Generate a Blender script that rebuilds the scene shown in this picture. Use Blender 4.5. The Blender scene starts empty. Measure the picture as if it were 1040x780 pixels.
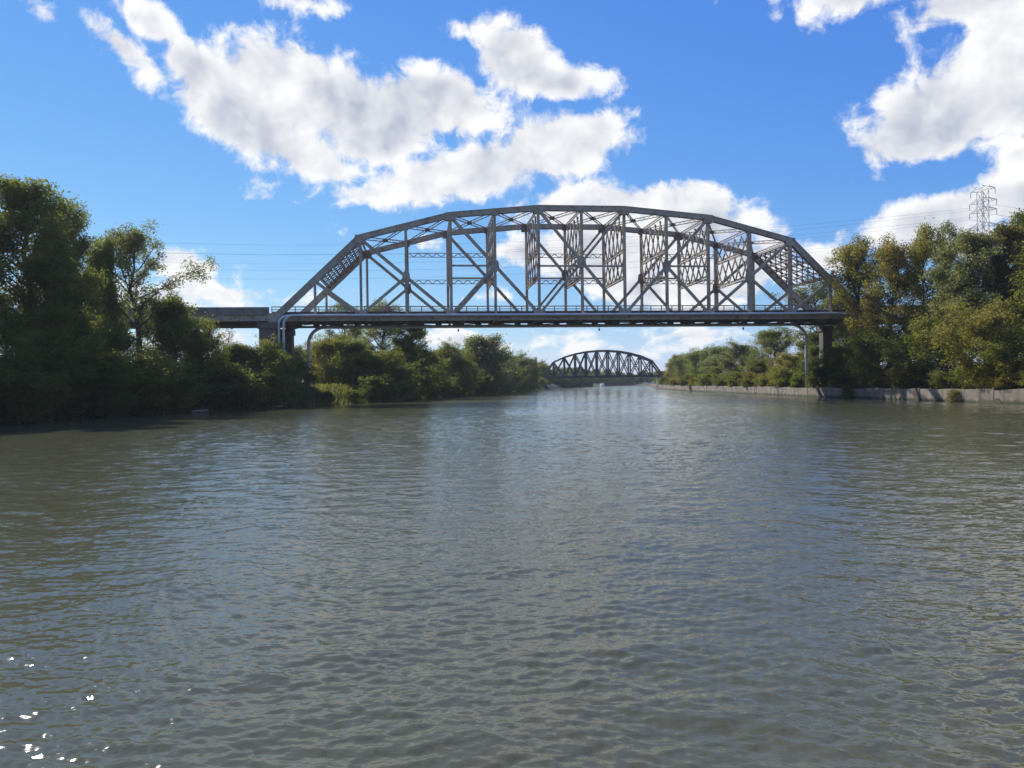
import bpy, math, random
import numpy as np
from mathutils import Vector, Matrix

# ------------------------------------------------------------------ scene, camera, sky, sun, exposure
scene = bpy.context.scene
col = scene.collection
R = math.radians
F = 800.0                      # focal length in photo pixels (photo 1040 x 780)
ROLL = 0.01417
CAM_Z = 2.8
cam_d = bpy.data.cameras.new("camera")
cam_d.sensor_width = 36.0
cam_d.lens = 36.0 * F / 1040.0
cam_d.clip_start = 0.1
cam_d.clip_end = 20000
cam = bpy.data.objects.new("camera", cam_d)
col.objects.link(cam)
cam.location = (0, 0, CAM_Z)
cam.rotation_euler = (R(90) - 0.4 / F, ROLL, 0)
scene.camera = cam

SUN_AZ, SUN_EL = R(-43), R(37)
scene.view_settings.view_transform = 'Standard'
scene.view_settings.look = 'None'
scene.view_settings.exposure = 0.25
scene.view_settings.gamma = 1.0
scene.view_settings.use_curve_mapping = False
sun_dir = Vector((math.sin(SUN_AZ) * math.cos(SUN_EL), math.cos(SUN_AZ) * math.cos(SUN_EL), math.sin(SUN_EL)))
sun_d = bpy.data.lights.new("sun", 'SUN')
sun_d.energy = 4.8
sun_d.angle = R(0.53)
sun_d.color = (1.0, 0.95, 0.87)
sun = bpy.data.objects.new("sun", sun_d)
col.objects.link(sun)
sun.location = sun_dir * 300
sun.rotation_euler = (-sun_dir).to_track_quat('-Z', 'Y').to_euler()


def ray(px, py):
    """viewing direction (x, 1, z) of a photo pixel"""
    dx, dy = px - 520.0, py - 389.6
    c, s = math.cos(ROLL), math.sin(ROLL)
    return (dx * c - dy * s) / F, -(dx * s + dy * c) / F


def at(px, py, Y):
    u, v = ray(px, py)
    return Vector((u * Y, Y, CAM_Z + v * Y))


# ---- node helper
class NT:
    def __init__(self, tree):
        self.t = tree
        self.n = tree.nodes
        self.l = tree.links

    def new(self, typ, **kw):
        n = self.n.new(typ)
        for k, v in kw.items():
            setattr(n, k, v)
        return n

    def put(self, sock, v):
        if isinstance(v, bpy.types.NodeSocket):
            self.l.new(v, sock)
        elif v is not None:
            sock.default_value = v

    def math(self, op, a, b=None, c=None, clamp=False):
        n = self.new('ShaderNodeMath', operation=op, use_clamp=clamp)
        for i, v in enumerate((a, b, c)):
            if v is not None:
                self.put(n.inputs[i], v)
        return n.outputs[0]

    def rng(self, v, a, b, c=0.0, d=1.0, smooth=True):
        n = self.new('ShaderNodeMapRange', interpolation_type='SMOOTHSTEP' if smooth else 'LINEAR')
        self.put(n.inputs[0], v)
        for i, x in enumerate((a, b, c, d)):
            self.put(n.inputs[i + 1], x)
        return n.outputs[0]

    def noise(self, vec, scale, detail=4, rough=0.55, dist=0.0, color=False):
        n = self.new('ShaderNodeTexNoise')
        self.put(n.inputs['Vector'], vec)
        n.inputs['Scale'].default_value = scale
        n.inputs['Detail'].default_value = detail
        n.inputs['Roughness'].default_value = rough
        n.inputs['Distortion'].default_value = dist
        return n.outputs[1 if color else 0]

    def mix(self, f, a, b, blend='MIX'):
        n = self.new('ShaderNodeMix', data_type='RGBA', blend_type=blend)
        self.put(n.inputs[0], f)
        for i, v in ((6, a), (7, b)):
            if isinstance(v, tuple) and len(v) == 3:
                v = (*v, 1)
            self.put(n.inputs[i], v)
        return n.outputs[2]

    def mapping(self, vec, loc=(0, 0, 0), rot=(0, 0, 0), sc=(1, 1, 1)):
        n = self.new('ShaderNodeMapping')
        self.put(n.inputs[0], vec)
        n.inputs[1].default_value = loc
        n.inputs[2].default_value = rot
        n.inputs[3].default_value = sc
        return n.outputs[0]

    def vmath(self, op, a, b=None):
        n = self.new('ShaderNodeVectorMath', operation=op)
        self.put(n.inputs[0], a)
        if b is not None:
            self.put(n.inputs[1], b)
        return n.outputs[1] if op == 'LENGTH' else n.outputs[0]


# ---- world: clear-day sky with cumulus set by direction
world = bpy.data.worlds.new("World")
scene.world = world
world.use_nodes = True
world.cycles.sampling_method = 'MANUAL'
world.cycles.sample_map_resolution = 512
W = NT(world.node_tree)
W.n.clear()
sky = W.new('ShaderNodeTexSky', sky_type='NISHITA')
sky.sun_disc = False
sky.sun_elevation = SUN_EL
sky.sun_rotation = SUN_AZ % (2 * math.pi)
sky.air_density = 1.0
sky.dust_density = 0.0
sky.ozone_density = 6.0
# camera response of the photograph: per channel tone curve of the clear sky
sk = W.new('ShaderNodeSeparateColor')
W.put(sk.inputs[0], sky.outputs[0])
hs = W.new('ShaderNodeCombineColor')
for i_, (k_, g_) in enumerate(((0.72, 1.18), (0.68, 0.86), (0.79, 0.32))):
    c_ = W.math('MAXIMUM', W.math('MULTIPLY', sk.outputs[i_], 0.12), 0.0)
    W.put(hs.inputs[i_], W.math('MULTIPLY', W.math('POWER', c_, g_), k_ / 0.12))
bg_sky = W.new('ShaderNodeBackground')
W.put(bg_sky.inputs[0], hs.outputs[0])
bg_sky.inputs[1].default_value = 0.12

gen = W.new('ShaderNodeTexCoord').outputs['Generated']
sep = W.new('ShaderNodeSeparateXYZ')
W.put(sep.inputs[0], gen)
az = W.math('MULTIPLY', W.math('ARCTAN2', sep.outputs[0], sep.outputs[1]), F)
el = W.math('MULTIPLY', W.math('ARCSINE', sep.outputs[2]), F)
comb = W.new('ShaderNodeCombineXYZ')
W.put(comb.inputs[0], az)
W.put(comb.inputs[1], el)
P0 = comb.outputs[0]

# cumulus masses: photo position, half sizes in photo pixels, tilt (deg), weight
CLOUDS = [
    (205, 75, 40, 22, -25, 1), (285, 76, 72, 36, -12, 1), (330, 105, 95, 42, -5, 1), (430, 108, 95, 36, 2, 1),
    (240, 115, 75, 34, -25, 1), (300, 150, 70, 26, -22, 1), (390, 140, 70, 25, 10, 1),
    (475, 33, 30, 10, -12, .9), (520, 62, 48, 34, -15, 1), (575, 84, 50, 17, -4, 1), (455, 92, 40, 20, 0, .9),
    (565, 148, 72, 34, 6, 1), (480, 172, 95, 28, 8, 1), (380, 198, 68, 12, 3, 1), (607, 132, 30, 20, 0, .9), (430, 190, 80, 16, 0, 1),
    (650, 204, 108, 20, -3, 1), (600, 215, 80, 22, 0, 1), (690, 232, 78, 32, 0, 1), (620, 255, 100, 38, 0, 1), (530, 256, 46, 16, 5, .9),
    (700, 290, 95, 25, 0, 1), (650, 290, 90, 16, 0, .9), (765, 268, 46, 24, 0, 1), (842, 264, 28, 13, -18, .9), (500, 300, 50, 8, 0, .8),
    (125, 48, 52, 16, -35, 1), (146, 20, 34, 15, -20, 1), (50, 16, 34, 12, -30, .8), (308, 2, 34, 9, -5, 1),
    (965, 112, 82, 40, 10, 1), (1020, 62, 80, 52, 25, 1), (935, 138, 62, 26, 5, 1), (1052, 92, 58, 34, 0, 1), (870, -2, 70, 14, -2, 1), (785, -2, 60, 7, -3, .8), (985, 4, 74, 17, 0, 1),
    (1034, 156, 22, 12, 10, .9), (990, 212, 92, 22, 8, 1), (1060, 206, 56, 20, 0, 1), (900, 232, 26, 11, 0, .7), (960, 245, 70, 18, 0, 1),
    (188, 266, 30, 14, -8, 1.15), (236, 300, 66, 10, 0, 1.15), (160, 303, 50, 14, 0, 1.1), (345, 236, 15, 5, -10, .7), (230, 281, 12, 5, 0, .7), (60, 300, 60, 18, 0, .9),
    (555, 343, 38, 6, 0, 1.3), (470, 345, 52, 8, 0, 1.3), (700, 340, 60, 7, 0, 1.3), (615, 357, 36, 6, 0, 1.2), (640, 335, 50, 5, 0, .7), (240, 345, 60, 10, 0, .8), (410, 318, 40, 6, 0, .7), (800, 345, 40, 8, 0, .9),
    (756, 110, 26, 5, 10, .55), (275, 188, 16, 7, 10, .7), (640, 150, 14, 7, 60, .6), (440, 245, 30, 8, 0, .6),
]


def blob_field(p):
    s = None
    for cx, cy, rx, ry, rot, wgt in CLOUDS:
        u, v = ray(cx, cy)
        a = math.atan2(u, 1) * F
        e = math.atan2(v, math.hypot(u, 1)) * F
        m = W.new('ShaderNodeMapping', vector_type='TEXTURE')
        W.put(m.inputs[0], p)
        m.inputs[1].default_value = (a, e, 0)
        m.inputs[2].default_value = (0, 0, R(rot))
        m.inputs[3].default_value = (rx * 1.15 + 3, ry * 1.15 + 3, 1)
        q = min(1.0, max(0.25, ry / 22.0))
        d = W.math('MULTIPLY_ADD', W.vmath('LENGTH', m.outputs[0]), -q, wgt * q)
        s = d if s is None else W.math('SMOOTH_MAX', s, d, 0.3)
    return W.math('MAXIMUM', s, -1.0)


def flatten(p, off=(0, 0, 0)):
    v = p_el(p)
    f = W.math('MULTIPLY_ADD', W.math('EXPONENT', W.math('MULTIPLY', W.math('MAXIMUM', v, 0.0), -1 / 50.0)), -130.0, v)
    c = W.new('ShaderNodeCombineXYZ')
    W.put(c.inputs[0], p_az(p))
    W.put(c.inputs[1], f)
    return W.vmath('ADD', c.outputs[0], off)


def p_az(p):
    q = W.new('ShaderNodeSeparateXYZ')
    W.put(q.inputs[0], p)
    return q.outputs[0]


def p_el(p):
    q = W.new('ShaderNodeSeparateXYZ')
    W.put(q.inputs[0], p)
    return q.outputs[1]


def billow(p, det=9):
    warp = W.noise(p, 0.02, 2, 0.5, color=True)
    wv = W.new('ShaderNodeVectorMath', operation='MULTIPLY_ADD')
    W.put(wv.inputs[0], warp)
    wv.inputs[1].default_value = (30, 30, 0)
    W.put(wv.inputs[2], p)
    return W.noise(wv.outputs[0], 0.0175, det, 0.62)


S0 = blob_field(P0)
PF = flatten(P0)
N0 = billow(PF)
NS = billow(PF, 3)
N1 = billow(W.vmath('ADD', PF, (-13.0, 19.0, 0)), 3)
d0 = W.math('MULTIPLY_ADD', W.math('SUBTRACT', N0, 0.5), 2.5, W.math('MULTIPLY_ADD', S0, 1.2, -0.10))
# scattered clouds for the rest of the sky dome (beside, above and behind the view)
LF = W.noise(P0, 0.0032, 6, 0.6)
rest = W.math('MULTIPLY', W.math('SUBTRACT', LF, 0.54), 7.0)
gate = W.math('MAXIMUM', W.rng(W.math('ABSOLUTE', az), 520, 680), W.rng(el, 400, 520))
rest = W.math('MULTIPLY_ADD', W.math('SUBTRACT', gate, 1.0), 4.0, rest)
d0 = W.math('MAXIMUM', d0, rest)
alpha = W.rng(d0, -0.03, 0.40)
alpha = W.math('MULTIPLY', alpha, W.rng(el, -5, 25))
relief = W.math('MULTIPLY_ADD', W.math('SUBTRACT', N0, NS), 0.35, W.math('SUBTRACT', NS, N1))
soft = W.noise(P0, 0.009, 2, 0.45)
thick = W.math('MULTIPLY', W.rng(W.math('MAXIMUM', S0, W.math('MULTIPLY', rest, 0.5)), 0.08, 0.75), W.rng(soft, 0.32, 0.60, 0.30, 1.0))
lit = W.math('MULTIPLY_ADD', relief, 1.5, W.math('MULTIPLY_ADD', thick, -0.74, 1.04), clamp=True)
ccol = W.mix(lit, (0.43, 0.48, 0.60), (1.0, 1.0, 1.0))
bg_cloud = W.new('ShaderNodeBackground')
W.put(bg_cloud.inputs[0], ccol)
bg_cloud.inputs[1].default_value = 0.86
mx = W.new('ShaderNodeMixShader')
W.put(mx.inputs[0], alpha)
W.put(mx.inputs[1], bg_sky.outputs[0])
W.put(mx.inputs[2], bg_cloud.outputs[0])
wo = W.new('ShaderNodeOutputWorld')
W.put(wo.inputs[0], mx.outputs[0])


# ------------------------------------------------------------------ helpers
def tag(o, label=None, cat=None, group=None, kind=None):
    for k, v in (('label', label), ('category', cat), ('group', group), ('kind', kind)):
        if v:
            o[k] = v
    return o


def empty(name, loc, rz=0.0):
    o = bpy.data.objects.new(name, None)
    o.empty_display_size = 0.5
    o.location = loc
    o.rotation_euler = (0, 0, rz)
    col.objects.link(o)
    return o


def link_mesh(name, me, m=None, parent=None):
    o = bpy.data.objects.new(name, me)
    if m is not None and not me.materials:
        me.materials.append(m)
    if parent is not None:
        o.parent = parent
    col.objects.link(o)
    return o


class MB:
    """collects boxes, beams and tubes into ONE mesh object"""

    def __init__(self):
        self.v, self.f = [], []

    def add(self, vs, fs):
        b = len(self.v)
        self.v += [tuple(x) for x in vs]
        self.f += [tuple(i + b for i in q) for q in fs]

    def hexa(self, c, ax, ay, az_):
        vs = [c + sx * ax + sy * ay + sz * az_ for sz in (-1, 1) for sy in (-1, 1) for sx in (-1, 1)]
        self.add(vs, [(0, 2, 3, 1), (4, 5, 7, 6), (0, 1, 5, 4), (2, 6, 7, 3), (0, 4, 6, 2), (1, 3, 7, 5)])

    def box(self, c, s):
        self.hexa(Vector(c), Vector((s[0] / 2, 0, 0)), Vector((0, s[1] / 2, 0)), Vector((0, 0, s[2] / 2)))
        return self

    def beam(self, A, B, w, d, side=(0, 1, 0), off=0.0):
        """bar A-B, w along 'side', d across it"""
        A, B = Vector(A), Vector(B)
        t = (B - A)
        L = t.length
        t.normalize()
        s = Vector(side)
        s = (s - t * s.dot(t)).normalized()
        n = t.cross(s)
        self.hexa((A + B) / 2 + s * off, t * L / 2, s * w / 2, n * d / 2)
        return self

    def hsec(self, A, B, w, d, side=(0, 1, 0), th=0.05):
        """H section: two flanges facing 'side', web between"""
        self.beam(A, B, th, d, side, w / 2 - th / 2)
        self.beam(A, B, th, d, side, -w / 2 + th / 2)
        self.beam(A, B, w - 2 * th - 0.006, th, side)
        return self

    def laced(self, A, B, w, d, side=(0, 1, 0), bar=0.06, flange=0.12, pitch=0.5, ends=0.0):
        """two flanges d apart (in the plane across 'side') with zigzag lacing"""
        A, B = Vector(A), Vector(B)
        t = (B - A)
        L = t.length
        t.normalize()
        s = Vector(side)
        s = (s - t * s.dot(t)).normalized()
        n = t.cross(s)
        h = d / 2 - flange / 2
        for q in (-1, 1):
            self.hexa((A + B) / 2 + n * h * q, t * L / 2, s * w / 2, n * flange / 2)
        k = max(2, int(round(L / pitch)))
        for i in range(k):
            q = 1 if i % 2 else -1
            a = A + t * (L * i / k) - n * h * q
            b = A + t * (L * (i + 1) / k) + n * h * q
            self.beam(a, b, w * 0.4, bar, s)
        return self

    def tube(self, pts, r, n=8, r1=None, cap=True):
        pts = [Vector(p) for p in pts]
        rings = []
        up = Vector((0.13, 0.21, 0.97)).normalized()
        prev = None
        for i, p in enumerate(pts):
            t = (pts[min(i + 1, len(pts) - 1)] - pts[max(i - 1, 0)]).normalized()
            if prev is None:
                a = t.cross(up)
                if a.length < 0.05:
                    a = t.cross(Vector((1, 0, 0)))
            else:
                a = prev - t * prev.dot(t)
            a.normalize()
            prev = a
            b = t.cross(a)
            rr = r if r1 is None else r + (r1 - r) * i / (len(pts) - 1)
            rings.append([p + (a * math.cos(2 * math.pi * j / n) + b * math.sin(2 * math.pi * j / n)) * rr for j in range(n)])
        vs = [x for g in rings for x in g]
        fs = []
        for i in range(len(rings) - 1):
            for j in range(n):
                k = (j + 1) % n
                fs.append((i * n + j, i * n + k, (i + 1) * n + k, (i + 1) * n + j))
        if cap:
            fs.append(tuple(reversed(range(n))))
            fs.append(tuple(range((len(rings) - 1) * n, len(rings) * n)))
        self.add(vs, fs)
        return self

    def build(self, name, m=None, parent=None, smooth=False, bevel=0.0):
        me = bpy.data.meshes.new(name)
        me.from_pydata(self.v, [], self.f)
        if smooth:
            for p in me.polygons:
                p.use_smooth = True
        me.update()
        o = link_mesh(name, me, m, parent)
        if bevel:
            md = o.modifiers.new("bevel", 'BEVEL')
            md.width = bevel
            md.segments = 2
            md.limit_method = 'ANGLE'
        return o


def material(name):
    m = bpy.data.materials.new(name)
    m.use_nodes = True
    t = NT(m.node_tree)
    b = t.n['Principled BSDF']
    return m, t, b


def pos(t):
    return t.new('ShaderNodeNewGeometry').outputs['Position']


def paint_steel(name, base, dark, rust_lo, rust_hi, rough=0.55):
    m, t, b = material(name)
    P = pos(t)
    n1 = t.noise(P, 0.45, 6, 0.65)
    c = t.mix(t.rng(n1, 0.3, 0.7), base, dark)
    n2 = t.noise(P, 1.7, 7, 0.7)
    streak = t.noise(t.mapping(P, sc=(2.2, 2.2, 0.35)), 1.0, 5, 0.65)
    rmask = t.rng(t.math('MULTIPLY_ADD', streak, 0.4, t.math('MULTIPLY', n2, 0.6)), rust_lo, rust_hi)
    rust = t.mix(t.noise(P, 5.0, 4), (0.16, 0.065, 0.03), (0.27, 0.15, 0.085))
    t.put(b.inputs['Base Color'], t.mix(rmask, c, rust))
    t.put(b.inputs['Roughness'], t.rng(rmask, 0, 1, rough, 0.9))
    return m


M_STEEL = paint_steel("weathered_grey_paint", (0.42, 0.37, 0.265), (0.30, 0.26, 0.185), 0.49, 0.65)
M_BRACE = paint_steel("bracing_grey_paint", (0.31, 0.27, 0.205), (0.20, 0.165, 0.12), 0.47, 0.62)
M_RUSTY = paint_steel("rusted_plate", (0.24, 0.24, 0.225), (0.17, 0.15, 0.13), 0.42, 0.58)
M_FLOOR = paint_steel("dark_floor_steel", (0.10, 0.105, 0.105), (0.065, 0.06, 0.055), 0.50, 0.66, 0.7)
M_FAR = paint_steel("dark_rail_bridge_steel", (0.034, 0.032, 0.034), (0.020, 0.018, 0.019), 0.50, 0.68, 0.8)
M_GALV = paint_steel("galvanised_lattice", (0.30, 0.31, 0.32), (0.24, 0.25, 0.26), 0.75, 0.9, 0.45)


def concrete(name, a, b_, stain=0.5):
    m, t, b = material(name)
    P = pos(t)
    n = t.noise(P, 0.6, 8, 0.65)
    c = t.mix(t.rng(n, 0.3, 0.72), a, b_)
    st = t.noise(t.mapping(P, sc=(1.4, 1.4, 0.12)), 1.0, 5, 0.6)
    c = t.mix(t.math('MULTIPLY', t.rng(st, 0.5, 0.68), stain), c, (0.075, 0.065, 0.05))
    t.put(b.inputs['Base Color'], c)
    b.inputs['Roughness'].default_value = 0.92
    bp = t.new('ShaderNodeBump')
    bp.inputs['Strength'].default_value = 0.5
    bp.inputs['Distance'].default_value = 0.05
    t.put(bp.inputs['Height'], t.noise(P, 4.0, 6, 0.7))
    t.put(b.inputs['Normal'], bp.outputs[0])
    return m


M_PIER = concrete("stained_pier_concrete", (0.17, 0.145, 0.115), (0.105, 0.09, 0.072), 0.75)
M_WALL = concrete("old_canal_wall_concrete", (0.25, 0.215, 0.17), (0.145, 0.122, 0.095), 0.9)
_t = NT(M_WALL.node_tree)
_b = _t.n['Principled BSDF']
_sx = _t.new('ShaderNodeSeparateXYZ')
_P = pos(_t)
_t.put(_sx.inputs[0], _P)
_old = _b.inputs['Base Color'].links[0].from_socket
_jag = _t.math('MULTIPLY_ADD', _t.noise(_t.mapping(_P, sc=(1, 1, 0.3)), 0.9, 5, 0.7), 0.9, _sx.outputs[2])
_c = _t.mix(_t.rng(_jag, 0.95, 0.55), _old, (0.045, 0.048, 0.026))
_c = _t.mix(_t.rng(_t.noise(_P, 0.8, 6, 0.75), 0.56, 0.66), _c, (0.06, 0.062, 0.03))
_t.put(_b.inputs['Base Color'], _c)
M_PARAPET = concrete("parapet_concrete", (0.25, 0.225, 0.185), (0.17, 0.15, 0.125), 0.4)
M_DECK = concrete("deck_concrete", (0.20, 0.18, 0.155), (0.13, 0.11, 0.095), 0.5)


M_KERB = concrete("brown_stained_kerb", (0.125, 0.10, 0.08), (0.07, 0.055, 0.045), 0.6)


def plain(name, c, rough=0.5, metal=0.0, var=0.15):
    m, t, b = material(name)
    n = t.noise(pos(t), 1.3, 5, 0.6)
    t.put(b.inputs['Base Color'], t.mix(n, tuple(x * (1 - var) for x in c), tuple(min(1, x * (1 + var)) for x in c)))
    b.inputs['Roughness'].default_value = rough
    b.inputs['Metallic'].default_value = metal
    return m


M_PIPE = plain("pale_grey_pipe", (0.62, 0.63, 0.63), 0.42)
M_WHITE = plain("white_gelcoat", (0.80, 0.80, 0.78), 0.3, var=0.05)
M_GLASS = plain("dark_tinted_glass", (0.03, 0.035, 0.04), 0.08)
M_CABLE = plain("aluminium_cable", (0.10, 0.10, 0.11), 0.5)
M_LAMP = plain("dark_lamp_housing", (0.03, 0.03, 0.03), 0.5)
M_LENS = plain("green_lamp_lens", (0.02, 0.16, 0.08), 0.2)
M_LOG = plain("bleached_driftwood", (0.22, 0.195, 0.16), 0.9)

# bark
M_BARK, _t, _b = material("grey_brown_bark")
_P = pos(_t)
_t.put(_b.inputs['Base Color'], _t.mix(_t.noise(_t.mapping(_P, sc=(6, 6, 1.2)), 1.0, 6, 0.7), (0.035, 0.028, 0.021), (0.14, 0.115, 0.09)))
_b.inputs['Roughness'].default_value = 0.95


def leafmat(name, c1, c2, c3, patch=0.45, trans=0.55):
    """c1 main, c2 second tone, c3 turning leaves"""
    m = bpy.data.materials.new(name)
    m.use_nodes = True
    t = NT(m.node_tree)
    t.n.clear()
    g = t.new('ShaderNodeNewGeometry')
    oi = t.new('ShaderNodeObjectInfo')
    tc = t.new('ShaderNodeTexCoord')
    v = t.vmath('ADD', tc.outputs['Object'], None)
    sh = t.new('ShaderNodeVectorMath', operation='MULTIPLY_ADD')
    cx = t.new('ShaderNodeCombineXYZ')
    for i in range(3):
        t.put(cx.inputs[i], oi.outputs['Random'])
    t.put(sh.inputs[0], cx.outputs[0])
    sh.inputs[1].default_value = (37, 53, 71)
    t.put(sh.inputs[2], tc.outputs['Object'])
    n = t.noise(sh.outputs[0], 0.55, 3, 0.6)
    isl = g.outputs['Random Per Island']
    a = t.mix(t.rng(t.math('MULTIPLY_ADD', isl, 0.55, t.math('MULTIPLY', n, 0.5)), 0.25, 0.8), c1, c2)
    n2 = t.noise(sh.outputs[0], 0.23, 3, 0.6)
    turn = t.rng(t.math('MULTIPLY_ADD', isl, 0.25, n2), patch + 0.17, patch + 0.42)
    a = t.mix(turn, a, c3)
    hv = t.new('ShaderNodeHueSaturation')
    t.put(hv.inputs['Color'], a)
    t.put(hv.inputs['Value'], t.rng(oi.outputs['Random'], 0, 1, 0.82, 1.2, False))
    t.put(hv.inputs['Hue'], t.rng(t.math('FRACT', t.math('MULTIPLY', oi.outputs['Random'], 7.31)), 0, 1, 0.487, 0.51, False))
    c = hv.outputs[0]
    df = t.new('ShaderNodeBsdfDiffuse')
    t.put(df.inputs[0], c)
    tr = t.new('ShaderNodeBsdfTranslucent')
    t.put(tr.inputs[0], t.mix(0.5, c, (0.36, 0.38, 0.06), 'MIX'))
    m1 = t.new('ShaderNodeMixShader')
    m1.inputs[0].default_value = trans
    t.put(m1.inputs[1], df.outputs[0])
    t.put(m1.inputs[2], tr.outputs[0])
    o = t.new('ShaderNodeOutputMaterial')
    t.put(o.inputs[0], m1.outputs[0])
    return m


L_DARK = leafmat("dark_green_leaves", (0.062, 0.084, 0.022), (0.112, 0.130, 0.036), (0.17, 0.155, 0.046), 0.52)
L_GREEN = leafmat("green_leaves", (0.088, 0.122, 0.027), (0.150, 0.178, 0.044), (0.22, 0.195, 0.055), 0.48)
L_LIGHT = leafmat("light_green_leaves", (0.140, 0.178, 0.042), (0.215, 0.235, 0.062), (0.29, 0.245, 0.07), 0.44)
L_YELL = leafmat("yellowing_leaves", (0.200, 0.180, 0.042), (0.285, 0.230, 0.060), (0.34, 0.25, 0.075), 0.36)
L_PALE = leafmat("pale_olive_leaves", (0.175, 0.190, 0.082), (0.250, 0.250, 0.120), (0.31, 0.275, 0.14), 0.45)
L_RED = leafmat("brownish_leaves", (0.110, 0.095, 0.036), (0.165, 0.125, 0.050), (0.21, 0.115, 0.06), 0.42)


# ------------------------------------------------------------------ terrain, water
LEFT = [(-75, -400), (-58, -60), (-50, 10), (-45, 40), (-41.5, 64), (-37.5, 92), (-29.5, 107), (-21, 134), (-12, 184), (12, 329), (36, 476), (62, 600), (110, 680), (230, 740), (600, 800)]
RIGHT = [(60, -400), (54, -60), (52.5, 20), (50.7, 78), (47.6, 127), (49.5, 220), (56, 300), (68, 370), (77, 440), (92, 500), (140, 570), (260, 640), (600, 700)]


def seg_dist(px, py, line):
    best = np.full(px.shape, 1e9)
    for (x0, y0), (x1, y1) in zip(line[:-1], line[1:]):
        dx, dy = x1 - x0, y1 - y0
        t = np.clip(((px - x0) * dx + (py - y0) * dy) / (dx * dx + dy * dy), 0, 1)
        best = np.minimum(best, np.hypot(px - x0 - t * dx, py - y0 - t * dy))
    return best


def inside(px, py, poly):
    r = np.zeros(px.shape, bool)
    n = len(poly)
    for i in range(n):
        x0, y0 = poly[i]
        x1, y1 = poly[(i + 1) % n]
        c = ((y0 > py) != (y1 > py))
        with np.errstate(divide='ignore', invalid='ignore'):
            xx = (x1 - x0) * (py - y0) / (y1 - y0 + 1e-12) + x0
        r ^= c & (px < xx)
    return r


POLY = LEFT + RIGHT[::-1]


def wob(x, y):
    return (np.sin(x * 0.11 + 1.3) * np.cos(y * 0.083) + 0.6 * np.sin(x * 0.31 + y * 0.27) + 0.35 * np.sin(y * 0.71 - x * 0.53)) / 2


def ground_z(x, y):
    x = np.asarray(x, float)
    y = np.asarray(y, float)
    dl = seg_dist(x, y, LEFT)
    dr = seg_dist(x, y, RIGHT)
    ins = inside(x, y, POLY)
    sm = lambda q: np.clip(q, 0, 1) ** 2 * (3 - 2 * np.clip(q, 0, 1))
    zl = -0.5 + 3.0 * sm((dl + 0.4) / 7.0) + 1.2 * sm((dl - 12) / 40) + 0.25 * wob(x, y)
    zr = 1.35 + 0.0 * dr + 0.5 * sm(dr / 20) + 0.12 * wob(x, y) * sm(dr / 6)
    zr = np.where(dr < 0.35, -2.5, zr)
    z = np.where(dl < dr, zl, zr)
    far = np.minimum(dl, dr)
    z = z + 5 * sm((far - 150) / 900)
    return np.where(ins, -2.5, z)


def axis(lo, hi, dense_lo, dense_hi, step):
    a = list(np.arange(dense_lo, dense_hi + 1e-6, step))
    q, s = dense_hi, step
    while q < hi:
        s *= 1.35
        q += s
        a.append(min(q, hi))
    q, s = dense_lo, step
    pre = []
    while q > lo:
        s *= 1.35
        q -= s
        pre.append(max(q, lo))
    return np.array(pre[::-1] + a)


gx = axis(-4000, 4000, -90, 130, 1.6)
gy = axis(-2000, 6000, 30, 400, 2.0)
GX, GY = np.meshgrid(gx, gy)
GZ = ground_z(GX, GY)
nx, ny = len(gx), len(gy)
vs = np.stack([GX, GY, GZ], -1).reshape(-1, 3)
ii = (np.arange(ny - 1)[:, None] * nx + np.arange(nx - 1)[None]).ravel()
quads = np.stack([ii, ii + 1, ii + nx + 1, ii + nx], -1)


def np_mesh(name, vs, quads, smooth=False):
    me = bpy.data.meshes.new(name)
    me.vertices.add(len(vs))
    me.vertices.foreach_set("co", np.asarray(vs, np.float32).ravel())
    k = quads.shape[1]
    me.loops.add(quads.size)
    me.loops.foreach_set("vertex_index", quads.astype(np.int32).ravel())
    me.polygons.add(len(quads))
    me.polygons.foreach_set("loop_start", np.arange(0, quads.size, k, dtype=np.int32))
    if smooth:
        me.polygons.foreach_set("use_smooth", np.ones(len(quads), bool))
    me.update(calc_edges=True)
    me.validate()
    return me


M_GROUND, t_, b_ = material("bank_soil_and_turf")
P_ = pos(t_)
c_ = t_.mix(t_.rng(t_.noise(P_, 0.35, 6, 0.65), 0.35, 0.65), (0.036, 0.044, 0.016), (0.055, 0.050, 0.024))
c_ = t_.mix(t_.rng(t_.noise(P_, 1.7, 5, 0.7), 0.5, 0.7), c_, (0.042, 0.033, 0.022))
t_.put(b_.inputs['Base Color'], c_)
b_.inputs['Roughness'].default_value = 0.95
tag(link_mesh("ground", np_mesh("ground", vs, quads, True), M_GROUND), kind='structure')

# ---- water: dense patch near the boat, coarse further out, with real low swell
M_WATER, t_, b_ = material("murky_canal_water")
P_ = pos(t_)
b_.inputs['Base Color'].default_value = (0.060, 0.062, 0.036, 1)
t_.put(b_.inputs['Base Color'], t_.mix(t_.noise(P_, 0.05, 3, 0.5), (0.088, 0.088, 0.048), (0.100, 0.098, 0.058)))
b_.inputs['Roughness'].default_value = 0.08
b_.inputs['IOR'].default_value = 1.333
wind = t_.rng(t_.noise(t_.mapping(P_, sc=(0.5, 1.6, 1)), 0.018, 3, 0.6), 0.3, 0.7, 0.12, 0.40)


def wave_height(p):
    w2 = t_.noise(t_.mapping(p, rot=(0, 0, -0.35), sc=(0.62, 1.3, 1)), 3.0, 2, 0.55, 0.7)
    w3 = t_.noise(t_.mapping(p, rot=(0, 0, 0.12), sc=(0.7, 1.25, 1)), 7.5, 2, 0.55, 0.4)
    return t_.math('MULTIPLY_ADD', w3, 0.05, t_.math('MULTIPLY', w2, 0.09))


EPS = 0.015

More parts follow.
